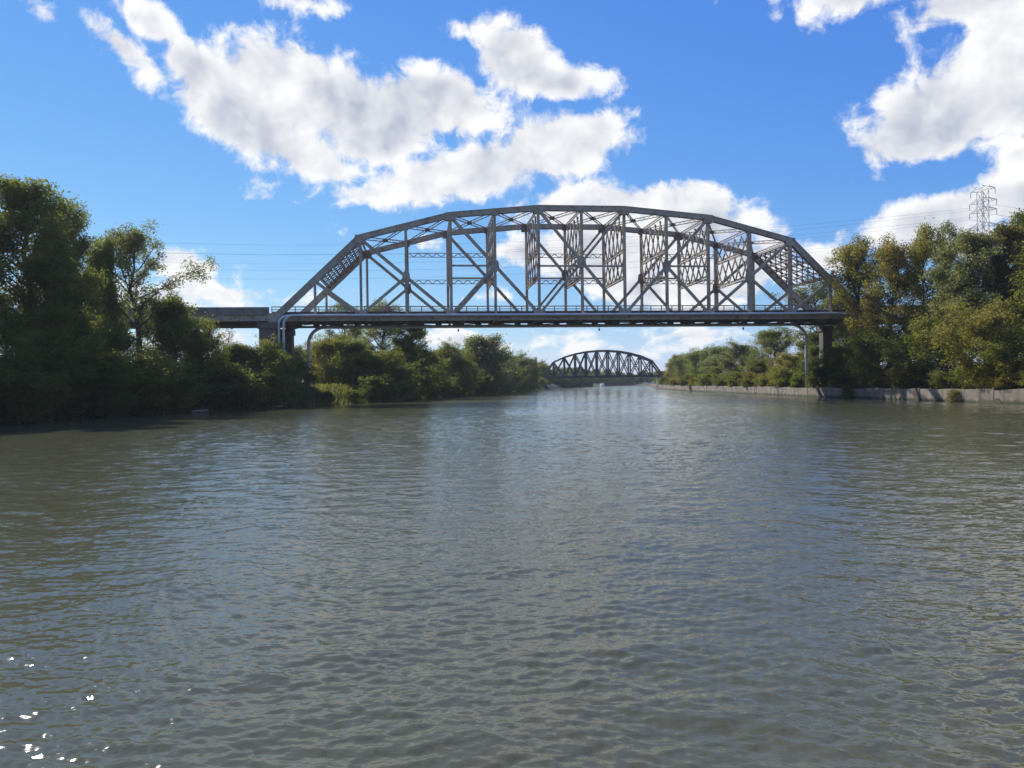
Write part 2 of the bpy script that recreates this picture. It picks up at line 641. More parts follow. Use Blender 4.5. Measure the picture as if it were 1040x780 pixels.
h0 = wave_height(P_)
sl = []
for d_ in ((EPS, 0, 0), (0, EPS, 0)):
    hx = wave_height(t_.vmath('ADD', P_, d_))
    sl.append(t_.math('MULTIPLY', t_.math('MULTIPLY', t_.math('SUBTRACT', h0, hx), 1.0 / EPS), wind))
cn = t_.new('ShaderNodeCombineXYZ')
t_.put(cn.inputs[0], sl[0])
t_.put(cn.inputs[1], sl[1])
cn.inputs[2].default_value = 0.0
nrm_ = t_.new('ShaderNodeNewGeometry').outputs['Normal']
t_.put(b_.inputs['Normal'], t_.vmath('NORMALIZE', t_.vmath('ADD', nrm_, cn.outputs[0])))
# real low wind ripples: rings round the boat, finest where the water is seen best
rwv = np.random.default_rng(21)
r_ring = np.concatenate([2.0 * 1.0055 ** np.arange(0, 470), np.geomspace(2.0 * 1.0055 ** 470, 410, 500, endpoint=False), np.geomspace(410, 2500, 16)])
th_ring = np.concatenate([np.radians(np.linspace(-180, -48, 30, endpoint=False)), np.radians(np.arange(-48, 48, 0.115)), np.radians(np.linspace(48, 180, 31))])
TT, RR = np.meshgrid(th_ring, r_ring)
WX, WY = RR * np.sin(TT), RR * np.cos(TT)
WZ = np.zeros_like(WX)
ring_step = RR * np.where(RR < 26, 0.0055, 0.0056)
ctr = np.array([0.0, 0.0])
waves = []
for lam, slope, cnt in ((2.4, 0.009, 9), (1.25, 0.019, 12), (0.70, 0.024, 18), (0.40, 0.033, 22), (0.24, 0.058, 26), (0.15, 0.078, 28), (0.10, 0.070, 22)):
    for i in range(cnt):
        l_ = lam * rwv.uniform(0.75, 1.35)
        k_ = 2 * np.pi / l_
        an = np.radians(rwv.normal(10, 38))
        waves.append((l_, slope * math.sqrt(2.0 / cnt) / k_, k_ * np.sin(an), k_ * np.cos(an), rwv.uniform(0, 6.28)))
gust = 0.95 + 0.34 * np.sin(WX * 0.043 + 1.1 + 0.9 * np.sin(WY * 0.021)) * np.sin(WY * 0.050 + 0.4) + 0.22 * np.sin(WX * 0.09 - WY * 0.06 + np.sin(WX * 0.05)) + 0.14 * np.sin(WX * 0.31 + WY * 0.17)
gust *= 1 + 0.75 * np.clip((WY - 22) / 45, 0, 1)
gust *= np.clip(0.55 + (WX - np.interp(WY, [p[1] for p in LEFT], [p[0] for p in LEFT])) / 45.0, 0.68, 1.0)
wxx, wyy = WX + 0.25 * np.sin(WY * 0.9 + WX * 0.35), WY + 0.25 * np.sin(WX * 0.8 - WY * 0.3)
for l_, a_, kx, ky, ph in waves:
    fade = np.clip(l_ / (1.3 * ring_step) - 0.4, 0, 1)
    q_ = np.sin(kx * wxx + ky * wyy + ph)
    WZ += a_ * fade * (q_ + 0.25 * (1 - 2 * (1 - (q_ + 1) / 2) ** 2))
WZ *= gust
WZ[RR > 430] = 0
nx, ny = len(th_ring), len(r_ring)
ii = (np.arange(ny - 1)[:, None] * nx + np.arange(nx - 1)[None]).ravel()
quads = np.stack([ii, ii + nx, ii + nx + 1, ii + 1], -1)
wv_ = np.stack([WX, WY, WZ], -1).reshape(-1, 3)
hub = len(wv_)
wv_ = np.vstack([wv_, [[0, 0, 0]]])
tri = np.stack([np.full(nx - 1, hub), np.arange(nx - 1), np.arange(1, nx)], -1)
me_w = bpy.data.meshes.new("water")
me_w.vertices.add(len(wv_))
me_w.vertices.foreach_set("co", wv_.astype(np.float32).ravel())
me_w.loops.add(quads.size + tri.size)
me_w.loops.foreach_set("vertex_index", np.concatenate([quads.ravel(), tri.ravel()]).astype(np.int32))
me_w.polygons.add(len(quads) + len(tri))
me_w.polygons.foreach_set("loop_start", np.concatenate([np.arange(len(quads)) * 4, quads.size + np.arange(len(tri)) * 3]).astype(np.int32))
me_w.polygons.foreach_set("use_smooth", np.ones(len(quads) + len(tri), bool))
me_w.update(calc_edges=True)
me_w.validate()
tag(link_mesh("water", me_w, M_WATER), kind='structure')


# ---- concrete canal wall along the right bank (cast in bays, ragged top)
def wall_strip(line, y0, y1, top, thick, bay, rng):
    pts = []
    for (xa, ya), (xb, yb) in zip(line[:-1], line[1:]):
        L = math.hypot(xb - xa, yb - ya)
        k = max(1, int(L / bay))
        for i in range(k):
            pts.append((xa + (xb - xa) * i / k, ya + (yb - ya) * i / k))
    pts = [p for p in pts if y0 <= p[1] <= y1]
    m = MB()
    for (xa, ya), (xb, yb) in zip(pts[:-1], pts[1:]):
        d = Vector((xb - xa, yb - ya, 0))
        n = Vector((d.y, -d.x, 0)).normalized()
        o = rng.uniform(-0.04, 0.04)
        a = Vector((xa, ya, 0)) + d * 0.004 + n * o
        b = Vector((xb, yb, 0)) - d * 0.004 + n * o
        ta, tb = top + rng.uniform(-.16, .08), top + rng.uniform(-.16, .08)
        vs = [a + Vector((0, 0, -2.5)), b + Vector((0, 0, -2.5)), b + Vector((0, 0, tb)), a + Vector((0, 0, ta))]
        vs += [v + n * thick for v in vs]
        m.add(vs, [(0, 1, 2, 3), (7, 6, 5, 4), (0, 4, 5, 1), (1, 5, 6, 2), (2, 6, 7, 3), (3, 7, 4, 0)])
    return m


rw = random.Random(5)
tag(wall_strip(RIGHT, -60, 500, 1.5, 1.3, 4.2, rw).build("canal_wall", M_WALL, bevel=0.03),
    "long low stained concrete wall edging the right bank under the trees", "canal wall")

# ---- thin autumn haze over the whole valley
m_h = bpy.data.materials.new("thin_haze")
m_h.use_nodes = True
t_ = NT(m_h.node_tree)
t_.n.clear()
pv = t_.new('ShaderNodeVolumePrincipled')
pv.inputs['Color'].default_value = (0.80, 0.88, 1.0, 1)
pv.inputs['Density'].default_value = 0.00015
pv.inputs['Anisotropy'].default_value = 0.3
ho = t_.new('ShaderNodeOutputMaterial')
t_.put(ho.inputs['Volume'], pv.outputs[0])
tag(MB().box((0, 2000, 33), (8400, 8400, 73)).build("haze", m_h), "thin pale haze in the air over the canal", "haze", kind='stuff')

# ------------------------------------------------------------------ main truss bridge
TH = 0.11395
WID = 13.7
PAN = 6.5
HB = CAM_Z + 10.23          # top of bottom chord
ZC = HB - 0.42              # bottom chord axis
bridge = empty("truss_bridge", (10.683, 117.415, 0), TH)
tag(bridge, "long grey steel through truss road bridge with polygonal top crossing the canal", "bridge")
HT = {-1: None, 1: 11.18, 3: 14.53, 5: 15.70, 7: 15.70, 9: 14.53, 11: 11.18}


def xk(k):
    return (k - 6) * PAN


def zt(k):
    if k % 2:
        return HB + HT[k]
    return HB + (HT[k - 1] + HT[k + 1]) / 2


def ztop(k):
    """top line incl. end posts"""
    if k == 0 or k == 12:
        return ZC + (zt(1) - ZC) * 0.463
    if k < 0 or k > 12:
        return ZC
    return zt(k)


NEAR, FARY = 0.0, WID
for yy in (NEAR, FARY):
    sgn = -1 if yy == 0 else 1
    # top chord: box section with cover plate and laced underside
    m = MB()
    nodes = [1, 3, 5, 7, 9, 11]
    for a, b in zip(nodes[:-1], nodes[1:]):
        A, B = Vector((xk(a), yy, zt(a))), Vector((xk(b), yy, zt(b)))
        for s in (-1, 1):
            m.beam(A, B, 0.05, 0.72, (0, 1, 0), s * 0.30)
        n = (B - A).normalized().cross(Vector((0, 1, 0)))
        if n.z < 0:
            n = -n
        m.beam(A + n * 0.383, B + n * 0.383, 0.82, 0.045)
        m.beam(A + n * 0.338, B + n * 0.338, 0.50, 0.04)
        for s in (-1, 1):
            m.beam(A - n * 0.376, B - n * 0.376, 0.16, 0.03, (0, 1, 0), s * 0.30)
        t = (B - A)
        q = 22
        for i in range(q):
            f0, f1 = i / q, (i + 1) / q
            m.beam(A + t * f0 - n * 0.36 + Vector((0, -0.27 if i % 2 else 0.27, 0)), A + t * f1 - n * 0.36 + Vector((0, 0.27 if i % 2 else -0.27, 0)), 0.02, 0.07)
    m.build("top_chord", M_STEEL, bridge)
    # end posts
    for a, b in ((1, -1), (11, 13)):
        m = MB()
        A, B = Vector((xk(a), yy, zt(a))), Vector((xk(b) + math.copysign(0.9, -xk(b)), yy, ZC))
        for s in (-1, 1):
            m.beam(A, B, 0.05, 0.86, (0, 1, 0), s * 0.33)
        n = (B - A).normalized().cross(Vector((0, 1, 0)))
        if n.z < 0:
            n = -n
        m.beam(A + n * 0.453, B + n * 0.453, 0.90, 0.045)
        t = (B - A)
        q = 26
        for i in range(q):
            m.beam(A + t * (i / q) - n * 0.42 + Vector((0, -0.3 if i % 2 else 0.3, 0)), A + t * ((i + 1) / q) - n * 0.42 + Vector((0, 0.3 if i % 2 else -0.3, 0)), 0.02, 0.08)
        m.build("end_post", M_STEEL, bridge)
    # bottom chord: near one plated, both with open battened inner leaf
    m = MB()
    A, B = Vector((xk(-1) + 0.12, yy, 0)), Vector((xk(13) - 0.12, yy, 0))
    if yy == 0:
        m.beam(A + Vector((0, 0, HB - 0.45)), B + Vector((0, 0, HB - 0.45)), 0.10, 0.78)
        m.beam(A + Vector((0, 0, HB - 0.03)), B + Vector((0, 0, HB - 0.03)), 0.62, 0.05)
        m.beam(A + Vector((0, 0, HB - 0.865)), B + Vector((0, 0, HB - 0.865)), 0.62, 0.045)
        for k in range(-1, 28):
            x = xk(-1) + k * PAN / 2
            if abs(x) < 46:
                m.box((x, -0.1, HB - 0.45), (0.06, 0.1, 0.76))
    else:
        for z0, dd in ((HB - 0.15, 0.28), (HB - 0.71, 0.34)):
            for s in (-1, 1):
                m.beam(A + Vector((0, 0, z0)), B + Vector((0, 0, z0)), 0.06, dd, (0, 1, 0), s * 0.24)
            m.beam(A + Vector((0, 0, z0)), B + Vector((0, 0, z0)), 0.40, 0.04)
        for k in range(-2, 30):
            x = xk(-1) + (k + 0.5) * PAN / 2
            if abs(x) < 46:
                m.box((x, yy - 0.02, HB - 0.436), (1.0 if k % 2 else 1.9, 0.5, 0.36))
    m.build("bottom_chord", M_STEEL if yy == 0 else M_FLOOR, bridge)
    # verticals
    for k in range(0, 13):
        ztp = ztop(k) - 0.30
        wide = {1: 0.34, 11: 0.55}.get(k, 0.40 if k % 2 and k not in (5, 7) else 0.37)
        if k in (0, 12):
            wide = 0.3
        if k == 10:
            wide = 0.58
        MB().hsec((xk(k), yy, HB + 0.004), (xk(k), yy, ztp), 0.50, wide).build("vertical_post", M_STEEL, bridge)
    # main diagonals (top node -> bottom node), each crossing the intermediate post at mid height
    diag = [(1, 3), (3, 5), (5, 7), (7, 5), (9, 7), (11, 9)]
    for i, (a, b) in enumerate(diag):
        A, B = Vector((xk(a), yy, zt(a) - 0.2)), Vector((xk(b), yy, HB))
        w = 0.44 if i not in (2, 3) else (0.40 if i == 2 else 0.36)
        MB().hsec(A, B, 0.36 if i != 3 else 0.24, w).build("diagonal_brace", M_STEEL, bridge)

    def mid(k):
        a, b = (k - 1, k + 1) if k <= 6 else (k + 1, k - 1)
        return Vector((xk(k), yy, (zt(a) + HB) / 2 - 0.1))
    for k, b in ((2, 1), (4, 3), (8, 9), (10, 11)):
        MB().hsec(mid(k), (xk(b), yy, HB), 0.30, 0.40).build("sub_strut", M_STEEL, bridge)
    for k, b in ((0, 1), (12, 11)):
        MB().hsec((xk(k), yy, ztop(k) - 0.1), (xk(b), yy, HB), 0.32, 0.46).build("sub_strut", M_STEEL, bridge)
    # light longitudinal struts
    for a, b, k in ((3, 4, 4), (5, 6, 6), (6, 7, 6), (8, 9, 8)):
        z = HB + 7.15
        MB().hsec((xk(a) + 0.2, yy, z), (xk(b) - 0.2, yy, z), 0.22, 0.26, th=0.04).build("longitudinal_strut", M_STEEL, bridge)
    # gusset plates
    for k in range(1, 12):
        for s in (-1, 1):
            m = MB()
            if k % 2:
                m.box((xk(k), yy + s * 0.342, zt(k) - 0.25), (1.5, 0.03, 1.2))
            else:
                m.box((xk(k), yy + s * 0.342, zt(k) - 0.1), (0.8, 0.03, 0.9))
            m.build("gusset_plate", M_RUSTY if yy else M_STEEL, bridge, bevel=0.0)
    for k in (2, 4, 6, 8, 10):
        p = mid(k)
        for s in (-1, 1):
            m = MB()
            g = 0.62
            vsx = [(-0.45, -g * 1.3), (0.2, -g * 1.5), (0.62, -0.5), (0.45, g * 1.1), (-0.2, g * 1.4), (-0.62, 0.4)]
            if k > 6:
                vsx = [(-x, z) for x, z in vsx][::-1]
            y0 = p.y + s * 0.272
            a = [(p.x + x, y0 - 0.015, p.z + z) for x, z in vsx]
            b = [(p.x + x, y0 + 0.015, p.z + z) for x, z in vsx]
            fs = [tuple(range(6)), tuple(reversed(range(6, 12)))] + [(i, i + 6, (i + 1) % 6 + 6, (i + 1) % 6) for i in range(6)]
            m.add(a + b, fs)
            m.build("gusset_plate", M_RUSTY if yy else M_STEEL, bridge)
    for k in (1, 3, 5, 7, 9, 11):
        for s in (-1, 1):
            MB().box((xk(k), yy + s * 0.30, HB + 0.33), (1.7, 0.03, 0.62)).build("gusset_plate", M_STEEL, bridge)
    # railing inside the truss
    m = MB()
    yr = yy + (0.85 if yy == 0 else -0.85)
    L0, L1 = xk(-1) + 0.3, xk(13) - 0.3
    for z, d in ((HB + 1.27, 0.15), (HB + 0.90, 0.09), (HB + 0.68, 0.06)):
        m.beam((L0, yr, z), (L1, yr, z), 0.07, d)
    n = int((L1 - L0) / 1.63)
    for i in range(n + 1):
        m.box((L0 + (L1 - L0) * i / n, yr - 0.075, HB + 0.93), (0.14, 0.07, 0.78))
    m.build("railing", M_STEEL, bridge)
    # bearing shoes
    for k in (-1, 13):
        m = MB()
        m.box((xk(k) + math.copysign(0.95, -xk(k)), yy, HB - 1.0), (1.1, 0.8, 0.2))
        m.box((xk(k) + math.copysign(0.95, -xk(k)), yy, HB - 0.60), (0.5, 0.66, 0.57))
        m.box((xk(k) + math.copysign(0.95, -xk(k)), yy - 0.36, HB - 0.35), (1.9, 0.04, 1.25))
        m.box((xk(k) + math.copysign(0.95, -xk(k)), yy + 0.36, HB - 0.35), (1.9, 0.04, 1.25))
        m.build("bearing", M_STEEL, bridge)

# far-truss laced longitudinal struts
for a, b in ((2, 3), (3, 4), (5, 6), (6, 7), (8, 9), (9, 10)):
    for z in (HB + 10.9, HB + 6.55):
        MB().laced((xk(a) + 0.25, FARY + 0.1, z), (xk(b) - 0.25, FARY + 0.1, z), 0.14, 0.70, flange=0.08, bar=0.11, pitch=0.75).build("laced_strut", M_BRACE, bridge)

# deck, kerbs, floor system
m = MB()
m.box((0, WID / 2, HB + 0.32), (2 * xk(13) - 0.6, WID - 2.6, 0.26))
m.build("deck", M_DECK, bridge)
for y in (0.85, WID - 0.85):
    MB().box((0, y, HB + 0.27), (2 * xk(13) - 0.6, 0.55, 0.54)).build("kerb", M_KERB, bridge)
for i in range(7):
    y = 1.9 + i * (WID - 3.8) / 6
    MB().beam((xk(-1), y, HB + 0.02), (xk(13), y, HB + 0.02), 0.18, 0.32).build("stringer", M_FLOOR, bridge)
for k in range(-1, 14):
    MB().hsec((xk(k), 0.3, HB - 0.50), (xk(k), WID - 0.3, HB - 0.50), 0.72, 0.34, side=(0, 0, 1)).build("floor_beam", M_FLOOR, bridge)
for k in range(-1, 13, 2):
    m = MB()
    m.beam((xk(k), 0.4, HB - 0.80), (xk(k + 2), WID - 0.4, HB - 0.80), 0.16, 0.10, side=(0, 0, 1))
    m.beam((xk(k + 2), 0.4, HB - 0.68), (xk(k), WID - 0.4, HB - 0.68), 0.10, 0.16, side=(0, 0, 1))
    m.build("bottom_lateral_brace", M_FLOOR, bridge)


# top lateral bracing: laced crosses with a central plate, and struts
def lerp(a, b, f):
    return a + (b - a) * f


for k in range(1, 11):
    m = MB()
    a0, a1 = Vector((xk(k), 0.35, zt(k))), Vector((xk(k + 1), WID - 0.35, zt(k + 1)))
    b0, b1 = Vector((xk(k), WID - 0.35, zt(k))), Vector((xk(k + 1), 0.35, zt(k + 1)))
    for (p, q) in ((a0, a1), (b0, b1)):
        d = Vector((0, 0, 0.2))
        m.beam(p + d, q + d, 0.12, 0.11)
        m.beam(p - d, q - d, 0.12, 0.11)
        for i in range(14):
            m.beam(lerp(p, q, i / 14) + (d if i % 2 else -d), lerp(p, q, (i + 1) / 14) + (-d if i % 2 else d), 0.03, 0.045)
    c = (a0 + a1) / 2
    m.box(c, (0.9, 0.9, 0.05))
    m.box(c, (0.75, 0.05, 0.5))
    m.build("top_lateral_brace", M_BRACE, bridge)
for k in range(1, 12):
    m = MB()
    m.laced((xk(k), 0.36, zt(k) - 0.05), (xk(k), WID - 0.36, zt(k) - 0.05), 0.14, 0.50, side=(1, 0, 0), flange=0.08, bar=0.06, pitch=0.55)
    m.build("top_strut", M_BRACE, bridge)

# sway frames at the inner posts
for k in range(2, 11):
    m = MB()
    zs = [HB + 5.5, HB + 9.6, zt(k) - 0.40]
    for z in zs[:2]:
        m.laced((xk(k), 0.28, z), (xk(k), WID - 0.28, z), 0.20, 0.62, side=(1, 0, 0), flange=0.15, bar=0.08, pitch=0.6)
    for z0, z1 in zip(zs[:-1], zs[1:]):
        lo, hi = z0 + 0.25, z1 - 0.2
        if hi - lo < 0.9:
            continue
        nb = 5
        for i in range(nb):
            ya, yb = 0.3 + (WID - 0.6) * i / nb, 0.3 + (WID - 0.6) * (i + 1) / nb
            m.beam((xk(k) - 0.085, ya, lo), (xk(k) - 0.085, yb, hi), 0.15, 0.23, side=(1, 0, 0))
            m.beam((xk(k) + 0.085, ya, hi), (xk(k) + 0.085, yb, lo), 0.15, 0.23, side=(1, 0, 0))
    m.build("sway_frame", M_BRACE, bridge)

# portals in the plane of the end posts
for a, b in ((1, -1), (11, 13)):
    m = MB()
    A, B = Vector((xk(a), 0, zt(a))), Vector((xk(b) + math.copysign(0.9, -xk(b)), 0, ZC))
    t = B - A
    Y1 = Vector((0, WID, 0))
    along = t.normalized()
    nn = along.cross(Vector((0, 1, 0)))
    fr = [0.04, 0.115, 0.19, 0.265, 0.34, 0.415, 0.49]
    for i, f in enumerate(fr):
        p = A + t * f
        fl_ = 0.13 if i in (0, 3, 6) else 0.05
        m.laced(p + Vector((0, 0.4, 0)), p + Y1 - Vector((0, 0.4, 0)), 0.12, 0.46 if i in (0, 3, 6) else 0.26, side=nn, flange=fl_, bar=0.06, pitch=0.5)
    for f0, f1 in zip(fr[:-1], fr[1:]):
        for i in range(7):
            y0, y1 = 0.4 + (WID - 0.8) * i / 7, 0.4 + (WID - 0.8) * (i + 1) / 7
            p, q = A + t * f0, A + t * f1
            m.beam(p + Vector((0, y0, 0)), q + Vector((0, y1, 0)), 0.09, 0.15, side=nn, off=-0.05)
            m.beam(p + Vector((0, y1, 0)), q + Vector((0, y0, 0)), 0.09, 0.15, side=nn, off=0.05)
            if i in (1, 3, 5):
                c = (p + q) / 2 + Vector((0, (y0 + y1) / 2, 0))
                m.hexa(c, along * 0.3, Vector((0, 0.3, 0)), nn * 0.09)
    m.build("portal_frame", M_RUSTY, bridge)


# ---- piers
def loc(x, y, z=0.0):
    c, s = math.cos(TH), math.sin(TH)
    return Vector((10.683 + x * c - y * s, 117.415 + x * s + y * c, z))


def make_pier(x, label, wsh=2.3):
    p = loc(x, WID / 2)
    g = float(ground_z(np.array([p.x]), np.array([p.y]))[0])
    e = empty("bridge_pier", (p.x, p.y, min(g, 0) - 1.0), TH)
    tag(e, label, "bridge pier", "concrete piers carrying the bridge ends")
    zb = -e.location.z
    top = HB - 1.1
    for y in (-WID / 2, WID / 2):
        m = MB()
        m.box((0, y, (zb + top - 0.9) / 2 - 0.2), (wsh, 2.6 if wsh > 2 else 1.5, zb + top - 0.5))
        m.build("shaft", M_PIER, e, bevel=0.08)
        m = MB()
        m.box((0, y, zb + top - 0.45 + 0.002), (wsh + 0.4, 3.0 if wsh > 2 else 1.9, 0.9))
        m.build("cap", M_PIER, e, bevel=0.06)
    if wsh < 2:
        return e
    m = MB()
    m.box((0, 0, (zb + top - 3.6) / 2), (1.6, WID - 2.7, zb + top - 3.6))
    m.build("web_wall", M_PIER, e, bevel=0.05)
    return e


make_pier(xk(-1), "square concrete pier under the left end of the truss bridge behind grey pipes")
make_pier(xk(13), "shaded concrete pier under the right end of the truss bridge among trees", 1.7)


def approach(x0, x1, label):
    p = loc(x0, WID / 2)
    e = empty("approach_span", (p.x, p.y, HB), TH)
    tag(e, label, "bridge approach", "girder spans leading onto the truss bridge")
    L = x1 - x0
    cx = L / 2
    for y in (-WID / 2, WID / 2):
        m = MB()
        m.box((cx, y, -0.38), (abs(L), 0.10, 0.80))
        m.box((cx, y, 0.045), (abs(L), 0.5, 0.045))
        m.box((cx, y, -0.805), (abs(L), 0.5, 0.045))
        n = int(abs(L) / 2.2)
        for i in range(1, n):
            m.box((L * i / n, y - math.copysign(0.11, -y) * 1, -0.38), (0.05, 0.12, 0.79))
        m.build("girder", M_STEEL, e)
        MB().box((cx, y, 0.62), (abs(L), 0.32, 1.08)).build("parapet", M_PARAPET, e, bevel=0.03)
    m = MB()
    m.box((cx, 0, 0.2), (abs(L), WID - 0.34, 0.25))
    for i in range(5):
        m.box((cx, -4.8 + i * 2.4, -0.30), (abs(L), 0.25, 0.7))
    m.build("deck", M_DECK, e)
    return e


approach(xk(-1) + 0.06, xk(-1) - 75, "plate girder approach span with solid parapet, left of the truss bridge")
approach(xk(13) - 0.06, xk(13) + 60, "plate girder approach span hidden among trees, right of the truss bridge")


# ---- utility pipes hung on the bridge
def arc(c, r, a0, a1, n=8):
    return [Vector((c[0] + r * math.cos(R(a0 + (a1 - a0) * i / n)), c[1], c[2] + r * math.sin(R(a0 + (a1 - a0) * i / n)))) for i in range(n + 1)]


def pipe(x_l, x_r, y, z, r, bend, label, xoff=0.0, down_r=True, rad=None):
    pl, pr = loc(x_l, y), loc(x_r, y)
    gl = float(ground_z(np.array([pl.x]), np.array([pl.y]))[0])
    gr = float(ground_z(np.array([pr.x]), np.array([pr.y]))[0])
    e = empty("utility_pipe", (pl.x, pl.y, gl), TH)
    tag(e, label, "pipe", "utility pipes carried across on the truss bridge")
    pts = [Vector((0, 0, -0.3)), Vector((0, 0, (z - gl - bend) / 2))] + arc((bend, 0, z - gl - bend), bend, 180, 90)
    L = x_r - x_l
    pts += [Vector((L * f, 0, z - gl)) for f in (0.2, 0.4, 0.6, 0.8)]
    pts += arc((L - bend, 0, z - gl - bend), bend, 90, 0)
    pts += [Vector((L, 0, gr - gl - 0.3))]
    MB().tube(pts, r, 12).build("pipe_run", M_PIPE, e, smooth=True)
    m = MB()
    for f in range(1, 14):
        x = bend + (L - 2 * bend) * f / 14
        m.tube([(x - 0.06, 0, z - gl), (x + 0.06, 0, z - gl)], r * 1.18, 12)
    for x in (0, L):
        zz = (z - gl - bend) * 0.62
        m.tube([(x, 0, zz - 0.15), (x, 0, zz + 0.15)], r * 1.3, 12)
    m.build("pipe_collar", M_PIPE, e)
    return e


pipe(-44.05, 44.4, -0.62, HB - 0.12, 0.17, 1.35, "pale pipe rising beside the left pier, outer of two, along the bridge edge")
pipe(-43.30, 43.6, -1.02, HB - 0.12, 0.17, 1.35, "pale pipe rising beside the left pier, inner of two, along the bridge edge")
pipe(-41.4, 40.1, 10.0, HB - 1.02, 0.26, 2.6, "tall curved pipe slung beneath the bridge deck with white stand on right bank")

# ---- navigation lights below the deck
for px in (465.5, 608.5, 755.0):
    u, v = ray(px, 333)
    best = min((abs(loc(x / 10, WID).x / loc(x / 10, WID).y - u), x / 10) for x in range(-450, 450))
    p = loc(best[1], WID)
    e = empty("navigation_light", (p.x, p.y, HB - 0.89), TH)
    where = {465.5: "left third", 608.5: "middle", 755.0: "right third"}[px]
    tag(e, "small dark navigation lamp hanging below the %s of the truss bridge" % where, "lamp", "navigation lamps under the bridge")
    MB().tube([(0, 0, 0.02), (0, 0, -0.35)], 0.03, 8).build("stem", M_LAMP, e)
    MB().tube([(0, 0, -0.33), (0, 0, -0.40), (0, 0, -0.62)], 0.13, 10).build("lamp_housing", M_LAMP, e)
    MB().tube([(0, 0, -0.62), (0, 0, -0.74)], 0.11, 10, r1=0.07).build("lens", M_LENS, e)

# ------------------------------------------------------------------ far railway bridge
FB_Y = 360.0
fl = at(551.5, 382, FB_Y)
fr_ = at(673.5, 382, FB_Y)
far_b = empty("rail_bridge", ((fl.x + fr_.x) / 2, FB_Y, 0), 0.0)
tag(far_b, "dark rusty steel truss rail bridge with arched top in the distance", "bridge")
FL = fr_.x - fl.x
NP = 11
FP = FL / NP
fz = CAM_Z + 6.4 * FB_Y / F - 0.25
ztb = [0, 6.9, 9.1, 10.5, 11.4, 11.8, 11.8, 11.4, 10.5, 9.1, 6.9, 0]


def fn(k, y):
    return Vector((-FL / 2 + k * FP, y, fz + ztb[k]))


def fbm_(k, y):
    return Vector((-FL / 2 + k * FP, y, fz))


for y in (0.0, 6.2):
    m = MB()
    for k in range(1, NP - 1):
        m.beam(fn(k, y), fn(k + 1, y), 0.6, 0.75)
    m.build("top_chord", M_FAR, far_b)
    m = MB()
    m.beam(fbm_(0, y), fbm_(NP, y), 0.6, 0.9)
    m.build("bottom_chord", M_FAR, far_b)
    for a, b in ((1, 0), (NP - 1, NP)):
        MB().beam(fn(a, y), fbm_(b, y), 0.6, 0.75).build("end_post", M_FAR, far_b)
    for k in range(1, NP):
        MB().hsec(fbm_(k, y), fn(k, y), 0.5, 0.62).build("vertical_post", M_FAR, far_b)
    for k in range(1, NP - 1):
        MB().beam(fn(k, y), fbm_(k + 1, y), 0.14, 0.46, off=-0.08).build("diagonal_brace", M_FAR, far_b)
        MB().beam(fbm_(k, y), fn(k + 1, y), 0.14, 0.46, off=0.08).build("diagonal_brace", M_FAR, far_b)
for k in range(1, NP):
    m = MB()
    m.beam(fn(k, 0.2), fn(k, 6.0), 0.3, 0.35, side=(0, 0, 1))
    lo = fn(k, 0.2) - Vector((0, 0, 1.6))
    hi = fn(k, 6.0) - Vector((0, 0, 1.6))
    if k in (1, NP - 1):
        for i in range(4):
            m.beam(lerp(lo, hi, i / 4), lerp(fn(k, 0.2), fn(k, 6.0), (i + 1) / 4), 0.1, 0.18, side=(1, 0, 0))
    m.beam(lo, hi, 0.25, 0.3, side=(0, 0, 1))
    m.build("sway_frame", M_FAR, far_b)
m = MB()
for k in range(1, NP - 1):
    m.beam(fn(k, 0.2), fn(k + 1, 6.0), 0.12, 0.14)
    m.beam(fn(k, 6.0) - Vector((0, 0, .16)), fn(k + 1, 0.2) - Vector((0, 0, .16)), 0.12, 0.14)
m.build("top_lateral_brace", M_FAR, far_b)
m = MB()
m.box((0, 3.1, fz + 0.35), (FL + 6, 3.2, 0.35))
for k in range(NP + 1):
    m.box((-FL / 2 + k * FP, 3.1, fz - 0.12), (0.4, 5.6, 0.55))
m.build("deck", M_FAR, far_b)
M_STONE = concrete("pale_abutment_stone", (0.44, 0.40, 0.33), (0.32, 0.28, 0.22), 0.5)
for sx, lab in ((-1, "dark stone pier under the left end of the distant rail bridge"), (1, "dark stone pier under the right end of the distant rail bridge")):
    e = empty("rail_bridge_pier", (far_b.location.x + sx * (FL / 2 - 0.4), FB_Y + 3.1, -2.5), 0)
    tag(e, lab, "bridge pier", "stone piers of the rail bridge")
    zt_ = fz + 2.5 - 0.3
    m = MB()
    b0, t0 = (1.7, 5.4), (1.2, 4.4)
    vs_ = [(sxx * b0[0], syy * b0[1], 0) for sxx, syy in ((-1, -1), (1, -1), (1, 1), (-1, 1))] + [(sxx * t0[0], syy * t0[1], zt_ - 0.5) for sxx, syy in ((-1, -1), (1, -1), (1, 1), (-1, 1))]
    m.add(vs_, [(3, 2, 1, 0), (4, 5, 6, 7), (0, 1, 5, 4), (1, 2, 6, 5), (2, 3, 7, 6), (3, 0, 4, 7)])
    m.build("shaft", M_FLOOR, e)
    MB().box((0, 0, zt_ - 0.25), (2.9, 9.4, 0.5)).build("cap", M_FLOOR, e)
p = at(679.5, 389, 352)
e = empty("bridge_abutment", (p.x, p.y + 3, -1), 0)
tag(e, "pale weathered stone abutment block on right bank beside the rail bridge", "abutment")
m = MB()
m.box((0, 0, 2.0), (4.6, 6, 4.2))
m.build("block", M_STONE, e, bevel=0.1)
MB().box((0, 0, 4.25), (5.0, 6.3, 0.32)).build("coping", M_STONE, e, bevel=0.05)
MB().box((2.1, -2.3, 4.9), (0.9, 0.9, 1.2)).build("end_post", M_STONE, e, bevel=0.05)

